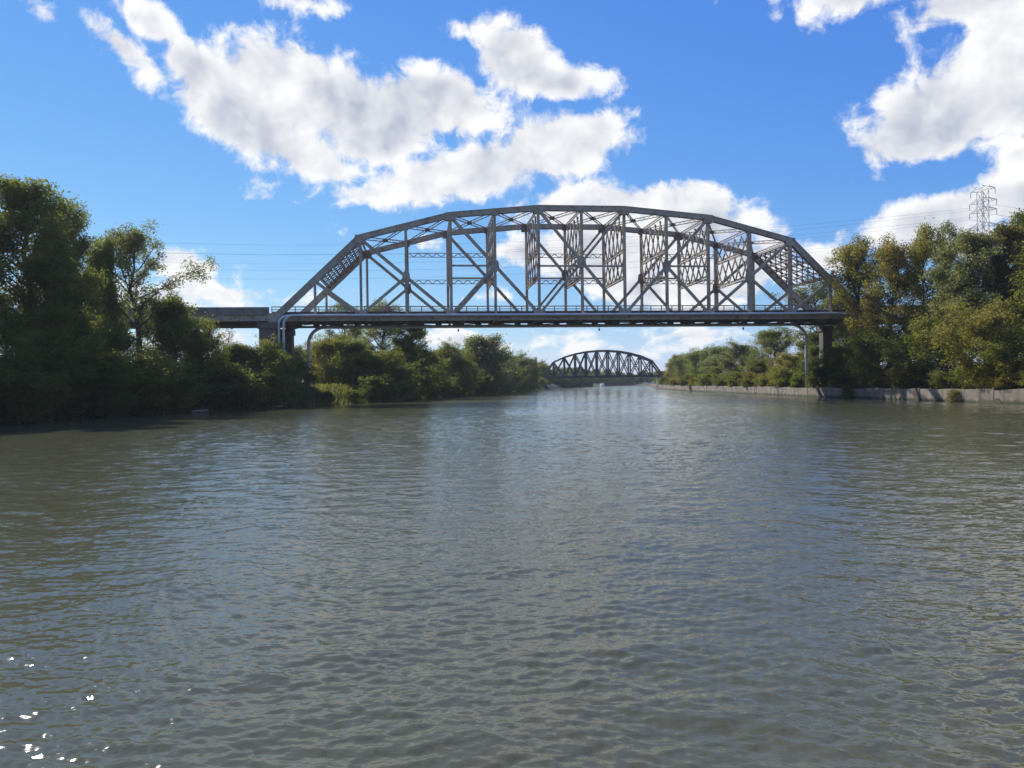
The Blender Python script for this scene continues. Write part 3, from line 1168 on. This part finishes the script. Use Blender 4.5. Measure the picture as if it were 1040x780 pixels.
# ------------------------------------------------------------------ transmission tower and cables
TY = 205.0
tb = at(999.5, 300, TY)
tg = float(ground_z(np.array([tb.x]), np.array([tb.y]))[0])
tower = empty("transmission_tower", (tb.x, tb.y, tg), R(6))
tag(tower, "tall steel lattice transmission tower rising behind the right bank trees", "pylon")
H_T = at(999, 188, TY).z - tg
arm_z = [at(999, 206, TY).z - tg, at(999, 215.5, TY).z - tg - 0.0, at(999, 231, TY).z - tg]


def hw(z):
    return 2.4 - (2.4 - 0.95) * min(1, z / (H_T * 0.72))


lv = [0] + [H_T * f for f in (0.16, 0.30, 0.42, 0.52, 0.60, 0.67, 0.73, 0.79, 0.85, 0.91, 0.97)]
for sx, sy in ((1, 1), (1, -1), (-1, -1), (-1, 1)):
    m = MB()
    for a, b in zip(lv[:-1], lv[1:]):
        m.beam((sx * hw(a), sy * hw(a), a), (sx * hw(b), sy * hw(b), b), 0.11, 0.11)
    m.build("leg", M_GALV, tower)
m = MB()
for a, b in zip(lv[:-1], lv[1:]):
    ra, rb = hw(a), hw(b)
    for (x0, y0), (x1, y1) in (((1, 1), (1, -1)), ((1, -1), (-1, -1)), ((-1, -1), (-1, 1)), ((-1, 1), (1, 1))):
        m.beam((x0 * ra, y0 * ra, a), (x1 * rb, y1 * rb, b), 0.05, 0.05)
        m.beam((x1 * ra, y1 * ra, a), (x0 * rb, y0 * rb, b), 0.05, 0.05)
        m.beam((x0 * rb, y0 * rb, b), (x1 * rb, y1 * rb, b), 0.05, 0.05)
m.build("bracing", M_GALV, tower)
for z in [H_T * 0.97] + arm_z:
    m = MB()
    r = hw(z)
    reach = 3.3 if z < H_T * 0.95 else 2.8
    for s in (-1, 1):
        tip = Vector((s * -1.3, s * reach, z + 0.2))
        for q in (-1, 1):
            m.beam((q * r, s * r, z), tip, 0.07, 0.07)
            m.beam((q * r, s * r, z + 1.3), tip, 0.08, 0.08)
            m.beam((q * r, s * r, z + 1.3), (q * r * 0.5 + tip.x * .5, (s * r + tip.y) / 2, z + 0.1), 0.06, 0.06)
        m.tube([tip, tip - Vector((0, 0, 1.5))], 0.08, 6)
    m.build("cross_arm", M_GALV, tower)
cable_names = ["topmost", "second highest", "third highest", "fourth highest", "fifth highest", "lowest"]
mt = Matrix.Translation(tower.location) @ Matrix.Rotation(R(6), 4, 'Z')
ci = 0
for z in arm_z:
    for s in (-1, 1):
        tip = mt @ Vector((s * -1.3, s * 3.3, z - 1.3))
        end = Vector((-205, TY + s * 3.3 - 5, tip.z + 1.0 - s * 1.2))
        sag = 9.5
        pts = []
        for i in range(33):
            f = i / 32
            q = tip.lerp(end, f)
            q.z -= sag * 4 * f * (1 - f)
            pts.append(q)
        m = MB().tube(pts, 0.017, 5)
        pts2 = [tip.lerp(tip + Vector((160, 30, 0)), i / 12) - Vector((0, 0, 20 * (i / 12) * (1 - i / 12))) for i in range(13)]
        m.tube(pts2, 0.017, 5)
        o = m.build("power_cable", M_CABLE, None)
        tag(o, "thin dark power cable across the sky, %s of six behind the bridge" % cable_names[ci], "cable", "power cables strung from the lattice tower")
        ci += 1

# ------------------------------------------------------------------ boat, house
bp_ = at(607.8, 392.3, 520)
boat = empty("motor_boat", (bp_.x, 500, 0), R(95))
tag(boat, "tiny white motor boat on the water beyond the distant rail bridge", "boat")
secs = [(-3.2, 1.15, 0.95), (-1.5, 1.3, 0.95), (0.6, 1.25, 1.0), (2.2, 0.85, 1.12), (3.4, 0.06, 1.3)]
vs_, fs_ = [], []
for x, w, h_ in secs:
    vs_ += [(x, -w, h_), (x, -w * 0.8, 0.05), (x, 0, -0.25), (x, w * 0.8, 0.05), (x, w, h_)]
for i in range(len(secs) - 1):
    for j in range(4):
        fs_.append((i * 5 + j, i * 5 + j + 1, (i + 1) * 5 + j + 1, (i + 1) * 5 + j))
    fs_.append((i * 5, (i + 1) * 5, (i + 1) * 5 + 4, i * 5 + 4))
fs_.append((0, 4, 3, 2, 1))
m = MB()
m.add(vs_, fs_)
m.build("hull", M_WHITE, boat)
m = MB()
m.add([(-1.2, -0.9, 0.97), (1.6, -0.8, 1.0), (1.6, 0.8, 1.0), (-1.2, 0.9, 0.97), (-1.1, -0.8, 2.2), (0.7, -0.7, 2.2), (0.7, 0.7, 2.2), (-1.1, 0.8, 2.2)],
      [(3, 2, 1, 0), (4, 5, 6, 7), (0, 1, 5, 4), (1, 2, 6, 5), (2, 3, 7, 6), (3, 0, 4, 7)])
m.build("cabin", M_WHITE, boat, bevel=0.05)
m = MB()
m.add([(1.42, -0.68, 1.3), (1.42, 0.68, 1.3), (0.86, 0.62, 2.08), (0.86, -0.62, 2.08)], [(0, 1, 2, 3)])
o = m.build("windscreen", M_GLASS, boat)
md = o.modifiers.new("solid", 'SOLIDIFY')
md.thickness = 0.04
md.offset = 1

# ------------------------------------------------------------------ trees
def grow(seed, H, Rr, base=0.25, nl=26, leaves=24000, ls=0.17, cl=1.0, prof='oval', stems=1, gap=0.12, droop=0.0, sub=6, flat=1.0):
    """tapered trunk with limbs; crown of leaf-size faces in clumps round the twigs. returns crown mesh, trunk mesh"""
    rg = np.random.default_rng(seed)
    wood = MB()
    tips = []
    for st in range(stems):
        lean = rg.normal(0, 0.05 if stems == 1 else 0.22, 2)
        n = 7
        th = H * (0.86 if stems == 1 else rg.uniform(0.6, 0.85))
        tr = []
        off = rg.normal(0, 0.25, 2) * (0 if stems == 1 else 1)
        for i in range(n + 1):
            f = i / n
            w = rg.normal(0, 0.012 * H, 2) * (f > 0)
            tr.append(Vector((off[0] + lean[0] * th * f + w[0], off[1] + lean[1] * th * f + w[1], -0.4 * (i == 0) + th * f)))
        r0 = H * 0.016 / (stems ** 0.5)
        wood.tube(tr, r0 * 1.25, 9 if stems == 1 else 6, r1=r0 * 0.16)
        nls = max(4, nl // stems)
        for i in range(nls):
            f = base + (0.97 - base) * ((i + rg.uniform(0.1, 0.9)) / nls)
            q = (f - base) / (1 - base)
            fi = min(f / 0.97, 0.999) * n
            p0 = tr[int(fi)].lerp(tr[min(int(fi) + 1, n)], fi - int(fi))
            if prof == 'oval':
                pf = (max(0, 1 - q) ** 0.55) * ((q + 0.22) ** 0.35) * 1.22
            elif prof == 'round':
                pf = max(0.1, 1 - (2 * q - 0.9) ** 2 * 0.75)
            elif prof == 'vase':
                pf = 0.45 + 0.75 * q - 0.65 * q ** 3
            else:
                pf = (1 - q) ** 0.8 + 0.12
            L = Rr * pf * rg.uniform(0.62, 1.18)
            a = i * 2.39996 + rg.uniform(-.5, .5) + st * 1.7
            e = R(rg.uniform(8, 42) + 32 * q * (prof != 'cone'))
            d = Vector((math.cos(a) * math.cos(e), math.sin(a) * math.cos(e), math.sin(e)))
            pts = [p0]
            for j in range(1, 6):
                d2 = d + Vector((0, 0, (0.16 - droop) * j * 0.5)) + Vector(rg.normal(0, 0.10, 3))
                pts.append(pts[-1] + d2.normalized() * L / 5)
            rl = r0 * (0.42 - 0.25 * q)
            wood.tube(pts, rl, 5, r1=rl * 0.2, cap=False)
            tips.append((pts[5], 1.0))
            tips.append((pts[4], 0.9))
            if rg.random() > gap:
                tips.append((pts[3], 0.8))
            for k in range(sub):
                fj = rg.uniform(0.3, 0.98) * 5
                b0 = pts[int(fj)].lerp(pts[min(int(fj) + 1, 5)], fj - int(fj))
                sd = (d + Vector(rg.normal(0, 0.62, 3))).normalized()
                sl = L * rg.uniform(0.22, 0.5)
                b1 = b0 + sd * sl * 0.5 + Vector((0, 0, sl * 0.05))
                b2 = b1 + (sd + Vector((0, 0, 0.2 - droop * 1.5))).normalized() * sl * 0.5
                wood.tube([b0, b1, b2], rl * 0.42, 4, r1=rl * 0.1, cap=False)
                tips.append((b2, rg.uniform(0.55, 1.0)))
                if rg.random() > gap * 2:
                    tips.append((b1, rg.uniform(0.5, 0.85)))
        tips.append((tr[-1], 0.9))
    c = np.array([list(p) for p, _ in tips])
    s = np.array([w for _, w in tips]) * cl * rg.uniform(0.65, 1.3, len(tips))
    keep = rg.random(len(tips)) > gap
    c, s = c[keep], s[keep]
    pr = s ** 2.2
    idx = rg.choice(len(c), leaves, p=pr / pr.sum())
    v = rg.normal(0, 1, (leaves, 3))
    v /= np.linalg.norm(v, axis=1)[:, None]
    rad = s[idx] * rg.random(leaves) ** 0.45
    pos_ = c[idx] + v * rad[:, None] * np.array([1, 1, flat])
    stray = rg.random(leaves) < 0.25
    pos_[stray] += rg.normal(0, 0.30 * cl, (int(stray.sum()), 3))
    pos_[:, 2] -= droop * 1.2 * rg.random(leaves) * s[idx]
    pos_[:, 2] = np.maximum(pos_[:, 2], 0.1 + 0.3 * rg.random(leaves))
    nrm = rg.normal(0, 1, (leaves, 3)) + v * 0.5 + np.array([0, 0, 0.55])
    nrm /= np.linalg.norm(nrm, axis=1)[:, None]
    t = np.cross(nrm, rg.normal(0, 1, (leaves, 3)))
    t /= np.linalg.norm(t, axis=1)[:, None] + 1e-9
    b = np.cross(nrm, t)
    sz = ls * rg.uniform(0.5, 1.3, leaves)[:, None]
    fold = nrm * sz * 0.18
    vs = np.stack([pos_ - t * sz, pos_ - b * sz * 0.55 + fold, pos_ + t * sz, pos_ + b * sz * 0.55 + fold], 1).reshape(-1, 3)
    quads = np.arange(leaves * 4).reshape(-1, 4)
    crown = np_mesh("crown", vs, quads)
    tm = bpy.data.meshes.new("trunk")
    tm.from_pydata(wood.v, [], wood.f)
    for p in tm.polygons:
        p.use_smooth = True
    tm.update()
    tm.materials.append(M_BARK)
    crown.materials.append(L_GREEN)
    zs = vs[:, 2]
    hh = float(np.percentile(zs, 99.7))
    rr = float(np.percentile(np.hypot(vs[:, 0], vs[:, 1]), 96))
    return crown, tm, hh, rr


PROTO = {
    'tall1': grow(11, 20, 5.6, 0.16, 40, 34000, 0.135, 0.95, 'oval', gap=0.20),
    'tall2': grow(12, 20, 6.2, 0.22, 36, 32000, 0.135, 1.0, 'round', gap=0.22),
    'tall3': grow(13, 20, 5.4, 0.12, 44, 34000, 0.135, 0.92, 'vase', gap=0.20),
    'sparse': grow(24, 20, 5.8, 0.34, 28, 21000, 0.12, 0.85, 'round', gap=0.26, sub=6),
    'open': grow(15, 20, 6.0, 0.26, 30, 21000, 0.135, 0.95, 'vase', gap=0.28),
    'wide1': grow(16, 12, 6.0, 0.02, 46, 38000, 0.14, 1.0, 'round', gap=0.08),
    'wide2': grow(17, 12, 5.6, 0.03, 44, 36000, 0.14, 0.95, 'oval', gap=0.10),
    'willow': grow(18, 12, 5.6, 0.06, 36, 30000, 0.135, 0.9, 'round', gap=0.14, droop=0.30),
    'bush1': grow(31, 5, 3.0, 0.04, 40, 11000, 0.115, 0.60, 'round', stems=5, gap=0.10),
    'bush2': grow(32, 5, 2.8, 0.04, 36, 10000, 0.115, 0.58, 'oval', stems=4, gap=0.14),
    'bush3': grow(33, 5, 3.4, 0.02, 44, 11000, 0.11, 0.56, 'vase', stems=6, gap=0.16, droop=0.2),
    'far1': grow(41, 12, 5.2, 0.02, 34, 8000, 0.30, 1.3, 'round', gap=0.08),
    'far2': grow(42, 12, 4.6, 0.03, 32, 7500, 0.30, 1.2, 'oval', gap=0.12),
}
BARE = grow(51, 12, 3.0, 0.25, 26, 700, 0.12, 0.5, 'oval', gap=0.5, sub=6)
PROTO['bare'] = BARE
rt = random.Random(77)


def plant(proto, lm, px, ytop, Y, wpx, label, group, name="broadleaf_tree", cat="tree", dz=0.0, parts=True, tilt=(0, 0)):
    crown, trunk, hh, rr = PROTO[proto]
    u, _ = ray(px, 390)
    x = u * Y
    g = float(ground_z(np.array([x]), np.array([float(Y)]))[0])
    g = max(g, -0.15) + dz
    top = at(px, ytop, Y).z
    x = at(px, (ytop + 390) / 2, Y).x
    sz = max(0.12, (top - g) / hh)
    sx = (wpx / 2 * Y / F) / rr
    sx = min(max(sx, sz * 0.5), sz * 1.9)
    e = empty(name, (x, Y, g - 0.05), rt.uniform(0, 6.28))
    e.rotation_euler = (tilt[0], tilt[1], rt.uniform(0, 6.28))
    e.scale = (sx, sx * rt.uniform(0.9, 1.1), sz)
    tag(e, label, cat, group)
    c = bpy.data.objects.new("crown", crown)
    c.parent = e
    col.objects.link(c)
    c.material_slots[0].link = 'OBJECT'
    c.material_slots[0].material = lm
    if parts:
        k = bpy.data.objects.new("trunk", trunk)
        k.parent = e
        col.objects.link(k)
    return e


G1 = "tall trees on the near left bank"
plant('tall2', L_LIGHT, -48, 196, 71, 150, "very tall green tree cut off by the left edge of the photo", G1)
plant('tall1', L_LIGHT, 28, 181, 76, 125, "tallest green tree on the left bank, standing closest to the left edge", G1)
plant('tall3', L_LIGHT, 82, 201, 82, 86, "tall olive tree directly left of the thin leaning open tree", G1)
plant('tall1', L_DARK, 55, 262, 74, 90, "shorter dark tree filling in below the two tallest trees on left bank", G1)
plant('wide2', L_LIGHT, 101, 243, 90, 46, "olive tree joined between the tall olive tree and the thin leaning tree", G1)
plant('sparse', L_PALE, 146, 230, 94, 108, "thin leaning tree with sparse pale leaves showing sky, beside the approach span", G1, tilt=(0, 0))
plant('wide1', L_DARK, 110, 330, 88, 80, "low dark spreading tree below the sparse pale tree", G1)
plant('wide2', L_GREEN, 178, 302, 97, 72, "dark bushy tree overlapping the parapet of the approach span", G1)
plant('wide1', L_GREEN, 205, 330, 99, 56, "green bushy tree reaching just below the approach span girder", G1)
plant('bare', L_PALE, 231, 331, 112, 24, "bare twiggy treetop poking up under the approach span", G1)
plant('wide2', L_GREEN, 240, 350, 106, 60, "rounded green tree in front of the left pier, farther from the pier", G1)
plant('wide1', L_LIGHT, 272, 345, 107, 62, "bright yellow green tree hiding the foot of the left pier", G1)
plant('wide2', L_DARK, 303, 366, 118, 40, "small dark tree just right of the two pale pipes", G1)
plant('wide1', L_DARK, 20, 310, 70, 110, "broad dark understorey tree leaning to the water at the left edge", G1)

G2 = "trees on the left bank behind the truss bridge"
plant('open', L_PALE, 352, 308, 168, 56, "pale treetop rising above the bridge railing, left one of two", G2)
plant('tall2', L_PALE, 388, 304, 158, 66, "broad pale treetop rising above the bridge railing, right one of two", G2)
plant('wide1', L_YELL, 338, 338, 143, 56, "yellow green tree right of the curved pipe below the bridge", G2)
plant('wide2', L_LIGHT, 362, 345, 140, 58, "light green tree between the yellow tree and a dark rounded tree", G2)
plant('tall1', L_DARK, 414, 327, 152, 44, "dark tall tree meeting the underside of the bridge at the open gap", G2)
plant('wide1', L_GREEN, 388, 355, 139, 62, "dark rounded green tree low by the water under the bridge", G2)
plant('wide1', L_GREEN, 318, 350, 160, 46, "green tree filling the gap behind the curved pipe on the left", G2)
plant('wide2', L_DARK, 290, 352, 150, 44, "dark tree behind the left pier", G2)
plant('willow', L_LIGHT, 438, 357, 170, 46, "green tree at the water, first right of the dark tall tree", G2)
plant('wide1', L_LIGHT, 455, 347, 188, 46, "mid green tree left of the big rounded tree on left bank", G2)
plant('wide2', L_PALE, 484, 341, 205, 66, "big rounded pale green tree, highest crown between the two bridges", G2)
plant('willow', L_LIGHT, 470, 362, 186, 44, "light green waterside tree in front of the big rounded tree", G2)
plant('wide1', L_PALE, 506, 351, 228, 44, "green tree right of the big rounded tree on left bank", G2)
plant('wide2', L_LIGHT, 497, 365, 215, 36, "small light tree by the water under the big rounded tree", G2)
plant('wide1', L_PALE, 526, 358, 258, 38, "green tree halfway from the rounded tree to the rail bridge", G2)
plant('willow', L_LIGHT, 517, 370, 240, 30, "small drooping light tree at the waterline before the rail bridge", G2)
plant('wide2', L_GREEN, 537, 364, 300, 26, "green tree second from the rail bridge on the left bank", G2)
plant('wide1', L_GREEN, 548, 366, 385, 26, "green tree beside the left end of the rail bridge", G2)

for i, (px, yt, Y, w) in enumerate(((322, 356, 165, 40), (346, 352, 158, 42), (372, 350, 165, 44), (402, 352, 172, 42), (424, 352, 188, 40), (448, 355, 205, 40), (468, 351, 222, 38), (500, 356, 245, 36), (518, 361, 275, 32), (534, 366, 315, 28))):
    plant(('wide1', 'wide2', 'willow')[i % 3], (L_PALE, L_YELL, L_LIGHT, L_PALE)[i % 4], px, yt, Y, w,
          "light tree in the second row on the left bank, %s from the curved pipe" % ("first", "second", "third", "fourth", "fifth", "sixth", "seventh", "eighth", "ninth", "tenth")[i], G2)

G3 = "trees on the right bank behind the truss bridge"
plant('wide2', L_YELL, 689, 361, 338, 28, "yellowish tree beside the right end of the rail bridge", G3)
plant('wide1', L_LIGHT, 697, 359, 300, 32, "light green tree second from the rail bridge on right bank", G3)
plant('wide1', L_LIGHT, 713, 352, 268, 38, "green rounded tree third from the rail bridge on right bank", G3)
plant('wide2', L_PALE, 733, 352, 240, 40, "light leafy tree fourth from the rail bridge on right bank", G3)
plant('willow', L_LIGHT, 724, 372, 232, 36, "low drooping tree above the canal wall between rail bridge and tall dark tree", G3)
plant('wide1', L_PALE, 752, 346, 215, 44, "pale green tree left of the tall dark tree under the bridge", G3)
plant('tall2', L_LIGHT, 783, 332, 188, 62, "tall broad dark green tree touching the bridge underside on right bank", G3)
plant('wide2', L_LIGHT, 768, 365, 180, 44, "small bright tree on the wall below the tall broad dark tree", G3)
plant('wide1', L_YELL, 800, 358, 160, 50, "brownish yellow tree left of the white pipe stand", G3)
plant('tall3', L_DARK, 816, 338, 170, 48, "dark tree directly behind the white pipe stand", G3)
plant('wide2', L_DARK, 836, 350, 146, 46, "dark tree in shade behind the right pier", G3)
plant('open', L_PALE, 838, 283, 172, 80, "pale open tree seen through the right end of the truss", G3)
plant('tall3', L_DARK, 866, 300, 150, 60, "dark tree behind the right end of the bridge deck", G3)

G4 = "tall trees on the near right bank"
plant('tall3', L_YELL, 884, 246, 118, 70, "yellow leaved tall tree nearest the bridge end on right bank", G4)
plant('tall2', L_YELL, 903, 240, 110, 72, "broad yellow green tree with dark limbs right of the bridge end", G4)
plant('open', L_YELL, 944, 230, 112, 66, "open olive tree with sky gaps left of the lattice tower", G4)
plant('tall1', L_PALE, 978, 238, 99, 80, "dense olive tree in front of the lattice tower", G4)
plant('open', L_GREEN, 968, 226, 120, 50, "feathery treetop beside the lattice tower, behind the dense olive tree", G4)
plant('tall1', L_RED, 1014, 230, 98, 66, "brownish olive tree right below the lattice tower behind green trees", G4)
plant('tall2', L_RED, 1052, 216, 100, 84, "tallest brownish tree cut off by the right edge of the photo", G4)
plant('tall3', L_GREEN, 1028, 216, 118, 46, "green treetop right of the lattice tower", G4)
plant('wide1', L_YELL, 1002, 305, 86, 92, "low broad olive tree over the wall below the brownish trees", G4)
plant('wide2', L_LIGHT, 940, 322, 100, 72, "low rounded green tree over the wall below the open tree", G4)
plant('wide1', L_GREEN, 892, 330, 110, 62, "low green tree over the wall below the yellow trees", G4)
plant('wide2', L_DARK, 846, 353, 124, 34, "small dark tree directly in front of the right pier", G4)
plant('wide2', L_DARK, 868, 340, 118, 46, "small dark tree over the wall beside the right pier", G4)
plant('wide1', L_LIGHT, 1046, 330, 82, 80, "light green low tree at the right edge over the wall", G4)
plant('tall1', L_DARK, 1075, 240, 86, 110, "dark tall tree just past the right edge of the photo", G4)

# ---- shrubs along the waterline
ORD = ["first", "second", "third", "fourth", "fifth", "sixth", "seventh", "eighth", "ninth", "tenth", "eleventh", "twelfth", "thirteenth", "fourteenth", "fifteenth", "sixteenth", "seventeenth", "eighteenth", "nineteenth", "twentieth",
       "twenty-first", "twenty-second", "twenty-third", "twenty-fourth", "twenty-fifth", "twenty-sixth", "twenty-seventh", "twenty-eighth"]


def along(line, y):
    for (xa, ya), (xb, yb) in zip(line[:-1], line[1:]):
        if ya <= y <= yb:
            return xa + (xb - xa) * (y - ya) / (yb - ya)


def topx(x, y, z):
    """photo pixel of a world point"""
    u, v = x / y, (z - CAM_Z) / y
    c, s = math.cos(ROLL), math.sin(ROLL)
    a, b = u * F, -v * F
    return 520 + a * c + b * s, 389.6 - a * s + b * c


def shrub_row(line, side, ys, hs, group, lab, mats, seed, inset=(1.2, 3.0), wide=(1.5, 2.1)):
    rr_ = random.Random(seed)
    for i, y in enumerate(ys):
        d = rr_.uniform(*inset)
        yj = y + rr_.uniform(-1, 1)
        x = along(line, yj) + side * d
        h_ = hs(y) * rr_.uniform(0.75, 1.2)
        g = float(ground_z(np.array([x]), np.array([yj]))[0])
        px, py = topx(x, yj, max(g, 0) + h_)
        plant(rr_.choice(('bush1', 'bush2', 'bush3')), rr_.choice(mats), px, py, yj, h_ * rr_.uniform(*wide) * F / yj,
              lab % ORD[i], group, "riverside_shrub", "shrub")


shrub_row(LEFT, -1, [52, 57, 62, 66, 70, 74, 78, 82, 86, 90, 93, 96, 99, 102, 105, 108], lambda y: 5.2 if y < 100 else 4.0,
          "dark shrubs along the near left waterline", "leafy shrub at the left waterline before the bridge, %s from the left edge", (L_GREEN, L_DARK, L_LIGHT), 3)
shrub_row(LEFT, -1, [112, 118, 125, 132, 139, 147, 156, 166, 177, 189, 202, 216, 231, 247, 264, 282, 300, 320, 340], lambda y: 1.7 if y < 128 else 5.2,
          "shrubs along the left waterline past the bridge", "green shrub at the left waterline past the bridge, %s counting from the bridge", (L_GREEN, L_LIGHT, L_LIGHT), 4)
shrub_row(RIGHT, 1, [70, 75, 80, 85, 90, 95, 100, 105, 110, 115, 120], lambda y: 3.2,
          "shrubs on the right canal wall near the boat", "shrub on the right canal wall before the bridge, %s from the right edge", (L_DARK, L_GREEN, L_RED), 6, inset=(1.9, 3.6))
shrub_row(RIGHT, 1, [127, 135, 143, 151, 160, 170, 180, 190, 202, 214, 227, 240, 255, 270, 286, 303, 322], lambda y: 3.4,
          "shrubs on the right canal wall past the bridge", "shrub on the right canal wall past the bridge, %s counting from the bridge", (L_GREEN, L_LIGHT, L_YELL, L_GREEN), 7, inset=(1.9, 3.4))

shrub_row(RIGHT, 1, [72, 77, 83, 88, 94, 101, 107, 113, 119, 126, 134, 142, 152, 163, 175, 188, 203, 219, 237, 257], lambda y: 2.0,
          "weeds hanging over the right canal wall", "low weedy clump hanging over the canal wall edge, %s from the right edge", (L_DARK, L_GREEN, L_YELL, L_RED), 12, inset=(0.3, 0.9), wide=(1.0, 1.9))

# ---- far woods, each tree its own
rf_ = random.Random(9)
FAR_LINE = [(30, 440), (36, 476), (62, 600), (110, 680), (230, 740)]
far_pts = []
for (xa, ya), (xb, yb) in zip(FAR_LINE[:-1], FAR_LINE[1:]):
    L_ = math.hypot(xb - xa, yb - ya)
    for i in range(int(L_ / 7.5)):
        f_ = i * 7.5 / L_
        for row in (3.0, 11.0):
            nx_, ny_ = -(yb - ya) / L_, (xb - xa) / L_
            q_ = row + rf_.uniform(-1.5, 1.5)
            far_pts.append((xa + (xb - xa) * f_ + nx_ * q_ + rf_.uniform(-2, 2), ya + (yb - ya) * f_ + ny_ * q_))
ORD_T = ["", "twenty-", "thirty-", "forty-", "fifty-", "sixty-", "seventy-", "eighty-", "ninety-"]
ORD_W = {20: "twentieth", 30: "thirtieth", 40: "fortieth", 50: "fiftieth", 60: "sixtieth", 70: "seventieth", 80: "eightieth", 90: "ninetieth", 100: "hundredth"}


def ordinal(n):
    if n <= 20:
        return ORD[n - 1]
    if n in ORD_W:
        return ORD_W[n]
    return ORD_T[n // 10 - 1] + ORD[n % 10 - 1]


far_pts.sort(key=lambda p: p[0] / p[1])
for i, (x, Y) in enumerate(far_pts):
    px, py = topx(x, Y, rf_.uniform(8.5, 13.0))
    plant(rf_.choice(('far1', 'far2')), rf_.choice((L_GREEN, L_DARK, L_PALE)), px, py, Y, rf_.uniform(9, 13) * F / Y,
          "tiny tree on the far shore behind the rail bridge, %s from the left" % ordinal(i + 1), "distant trees closing the view behind the rail bridge", parts=False)
for i, y in enumerate([380, 405, 430, 455, 480, 510, 540, 570]):
    x = along(LEFT, y) - rf_.uniform(4, 9)
    px, py = topx(x, y, rf_.uniform(9, 12))
    plant('far1' if i % 2 else 'far2', rf_.choice((L_GREEN, L_DARK)), px, py, y, 8.5 * F / y, "distant left bank tree past the rail bridge, %s counting from that bridge" % ORD[i], "left bank trees past the rail bridge", parts=False)
for i, y in enumerate([375, 395, 415, 435, 455, 475, 495]):
    x = along(RIGHT, y) + rf_.uniform(5, 9)
    px, py = topx(x, y, rf_.uniform(6.5, 9))
    plant('far1' if i % 2 else 'far2', rf_.choice((L_GREEN, L_LIGHT)), px, py, y, 8.5 * F / y, "distant right bank tree past the rail bridge, %s counting from that bridge" % ORD[i], "right bank trees past the rail bridge", parts=False)

# ---- bank grass and weeds
rg = np.random.default_rng(8)
PTS = []
for line, side, y0, y1, n, w0, w1, hgt in ((LEFT, -1, 50, 150, 15000, -0.3, 9, 0.55), (LEFT, -1, 150, 330, 7000, -0.2, 6, 0.6), (RIGHT, 1, 60, 330, 9000, 1.35, 4.5, 0.6)):
    ys_ = rg.uniform(y0, y1, n)
    base = np.interp(ys_, [p[1] for p in line], [p[0] for p in line])
    xs_ = base + side * rg.uniform(w0, w1, n)
    PTS.append(np.stack([xs_, ys_, ground_z(xs_, ys_), np.full(n, hgt)], -1))
G = np.concatenate(PTS)
G = G[G[:, 2] > -0.3]
n = len(G)
a = rg.uniform(0, 6.28, n)
hgt = G[:, 3] * rg.uniform(0.5, 1.5, n)
wd = 0.05 + 0.07 * rg.random(n)
ln = rg.normal(0, 0.25, (n, 2)) * hgt[:, None]
dx, dy = np.cos(a) * wd, np.sin(a) * wd
b0 = np.stack([G[:, 0] - dx, G[:, 1] - dy, G[:, 2] - 0.05], -1)
b1 = np.stack([G[:, 0] + dx, G[:, 1] + dy, G[:, 2] - 0.05], -1)
t1 = np.stack([G[:, 0] + dx * .2 + ln[:, 0], G[:, 1] + dy * .2 + ln[:, 1], G[:, 2] + hgt], -1)
t0 = np.stack([G[:, 0] - dx * .2 + ln[:, 0], G[:, 1] - dy * .2 + ln[:, 1], G[:, 2] + hgt * 0.95], -1)
L_GRASS = leafmat("rank_grass", (0.050, 0.070, 0.020), (0.10, 0.105, 0.04), (0.19, 0.15, 0.075), 0.40)
tag(link_mesh("bank_grass", np_mesh("bank_grass", np.stack([b0, b1, t1, t0], 1).reshape(-1, 3), np.arange(n * 4).reshape(-1, 4)), L_GRASS),
    "rank grass and weeds covering the edges of both banks", "grass", kind='stuff')

# ---- driftwood at the left waterline
for px, py, Y, ang, L, lab in ((203, 417, 90, 0.4, 1.7, "pale driftwood log at the dark left waterline, nearer the camera"), (283, 406.5, 104, -0.3, 1.3, "short pale driftwood log on the bank below the left pier")):
    p = at(px, py, Y)
    g = max(float(ground_z(np.array([p.x]), np.array([p.y]))[0]), 0.0)
    m = MB()
    m.tube([(-L / 2, 0, 0.12), (-L / 6, 0.08, 0.2), (L / 4, -0.03, 0.18), (L / 2, 0.1, 0.3)], 0.17, 8, r1=0.09)
    m.tube([(0, 0.02, 0.2), (0.3, 0.3, 0.55), (0.5, 0.4, 0.8)], 0.06, 6, r1=0.03)
    o = m.build("driftwood_log", M_LOG, None, smooth=True)
    o.location = (p.x, p.y, g)
    o.rotation_euler = (0, 0, ang)
    tag(o, lab, "driftwood")
